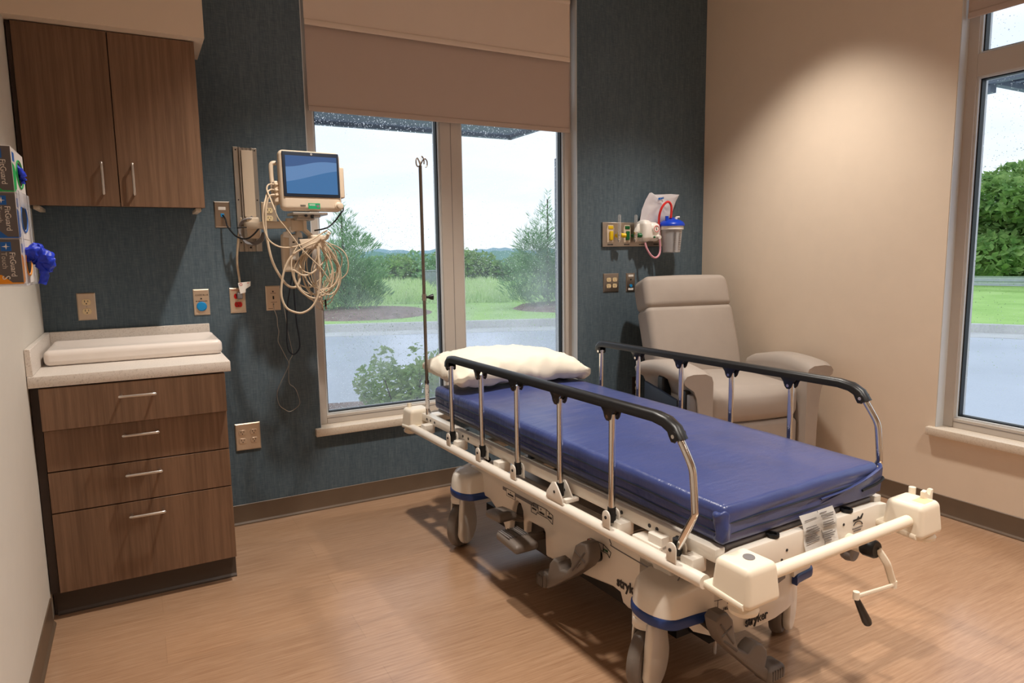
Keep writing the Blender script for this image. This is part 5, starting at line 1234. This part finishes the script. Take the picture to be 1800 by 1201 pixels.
# guardrail
g0, g1 = Vector((20.5, 15.2)), Vector((27, -3.5)); dv = (g1-g0).normalized(); nv = Vector((-dv.y, dv.x))
t = thing('guardrail', 'galvanised roadside guardrail seen through the right hand window', 'guardrail', (23.2, 7.5, .1), world=True)
def gp(u, o, z): p = g0.lerp(g1, u)+nv*o; return (p.x, p.y, z)
prof = [(.0, .40), (.05, .44), (.05, .50), (0, .54), (.05, .58), (.05, .64), (0, .68), (-.01, .68), (.04, .63), (.04, .585), (-.01, .54), (.04, .495), (.04, .445), (-.01, .40)]
vs = [gp(0, o, z-.22) for o, z in prof] + [gp(1, o, z-.22) for o, z in prof]; k = len(prof)
MB().raw(vs, [(i, (i+1) % k, k+(i+1) % k, k+i) for i in range(k)]).out('beam', 'galvanized', t)
for i in range(9):
    p = gp((i+.5)/9, -.08, 0); MB().box(p[0]-.05, p[0]+.05, p[1]-.05, p[1]+.05, -.1, .45).out('post', 'galvanized', t, smooth=False)
settle(t)
t = thing('utility_box', 'grey utility cabinet standing in the tall grass beyond the window', 'utility box', (9.78, 24.0, .05), .4, world=False)
MB().box(-.26, .26, -.2, .2, 0, .66, .015).box(-.28, .28, -.22, .22, .66, .70, .01).out('cabinet', 'utility_grey', t)
for a in (-.24, .01): MB().box(a, a+.23, -.21, -.20, .05, .62, .003).out('door', 'utility_grey', t)

# ------------------------------------------------------------------ light
w = bpy.data.worlds.new('overcast'); bpy.context.scene.world = w; w.use_nodes = True; nt = w.node_tree; nt.nodes.clear()
def wn(k): return nt.nodes.new(k)
tc = wn('ShaderNodeTexCoord'); sp = wn('ShaderNodeSeparateXYZ'); nt.links.new(tc.outputs['Generated'], sp.inputs[0])
mp = wn('ShaderNodeMapping'); mp.inputs['Scale'].default_value = (1.2, 1.2, 5); nt.links.new(tc.outputs['Generated'], mp.inputs[0])
nz_ = wn('ShaderNodeTexNoise'); nz_.inputs['Scale'].default_value = 2.6; nz_.inputs['Detail'].default_value = 4; nt.links.new(mp.outputs[0], nz_.inputs[0])
ra = wn('ShaderNodeValToRGB'); e = ra.color_ramp.elements
e[0].position = .0; e[0].color = (.78, .83, .89, 1); e[1].position = .9; e[1].color = (.66, .76, .90, 1)
k = e.new(.12); k.color = (.76, .825, .90, 1)
nt.links.new(sp.outputs[2], ra.inputs[0])
rb = wn('ShaderNodeValToRGB'); rb.color_ramp.elements[0].position = .38; rb.color_ramp.elements[0].color = (.90, .93, .97, 1); rb.color_ramp.elements[1].position = .62; rb.color_ramp.elements[1].color = (1.06, 1.05, 1.03, 1)
nt.links.new(nz_.outputs[0], rb.inputs[0])
mx = wn('ShaderNodeMix'); mx.data_type = 'RGBA'; mx.blend_type = 'MULTIPLY'; mx.inputs[0].default_value = 1
nt.links.new(ra.outputs[0], mx.inputs[6]); nt.links.new(rb.outputs[0], mx.inputs[7])
bg = wn('ShaderNodeBackground'); bg.inputs[1].default_value = 1.4; nt.links.new(mx.outputs[2], bg.inputs[0])
wo = wn('ShaderNodeOutputWorld'); nt.links.new(bg.outputs[0], wo.inputs[0])
def ceiling_spot(x, y, power, size=R(95), blend=.72):
    """recessed ceiling lamps and one added fill, each named downlight"""
    l = bpy.data.lights.new('downlight_and_fill', 'SPOT'); l.energy = power; l.color = (1.0, .93, .84); l.spot_size = size; l.spot_blend = blend; l.shadow_soft_size = .055
    o = bpy.data.objects.new('downlight_and_fill', l); C.objects.link(o); o.location = (x, y, HC-.015); return o
for x, y, p in ((.85, 2.45, 225), (2.74, 2.50, 178), (.85, .55, 195), (2.70, .55, 175), (1.8, -.9, 185)): ceiling_spot(x, y, p)  # the last one, behind the camera, is added as ambient fill

# ------------------------------------------------------------------ camera
cam = bpy.data.cameras.new('camera'); co = bpy.data.objects.new('camera', cam); C.objects.link(co); bpy.context.scene.camera = co
cam.sensor_width = 36; cam.lens = 1201.5*36/1800; cam.clip_start = .05; cam.clip_end = 600
yaw, pitch, roll = -.5011, .1277, -.0147
Bm = Matrix(((1, 0, 0), (0, 0, -1), (0, 1, 0)))
Rz = Matrix(((math.cos(yaw), math.sin(yaw), 0), (-math.sin(yaw), math.cos(yaw), 0), (0, 0, 1)))
Rx = Matrix(((1, 0, 0), (0, math.cos(pitch), -math.sin(pitch)), (0, math.sin(pitch), math.cos(pitch))))
Ro = Matrix(((math.cos(roll), -math.sin(roll), 0), (math.sin(roll), math.cos(roll), 0), (0, 0, 1)))
Rm = Ro @ Rx @ Bm @ Rz
co.matrix_world = Matrix(((Rm[0][0], -Rm[1][0], -Rm[2][0], 0), (Rm[0][1], -Rm[1][1], -Rm[2][1], 0), (Rm[0][2], -Rm[1][2], -Rm[2][2], 1.314), (0, 0, 0, 1)))
vs_ = bpy.context.scene.view_settings
vs_.view_transform = 'Standard'; vs_.look = 'None'; vs_.gamma = 1; vs_.exposure = 0; vs_.use_curve_mapping = False
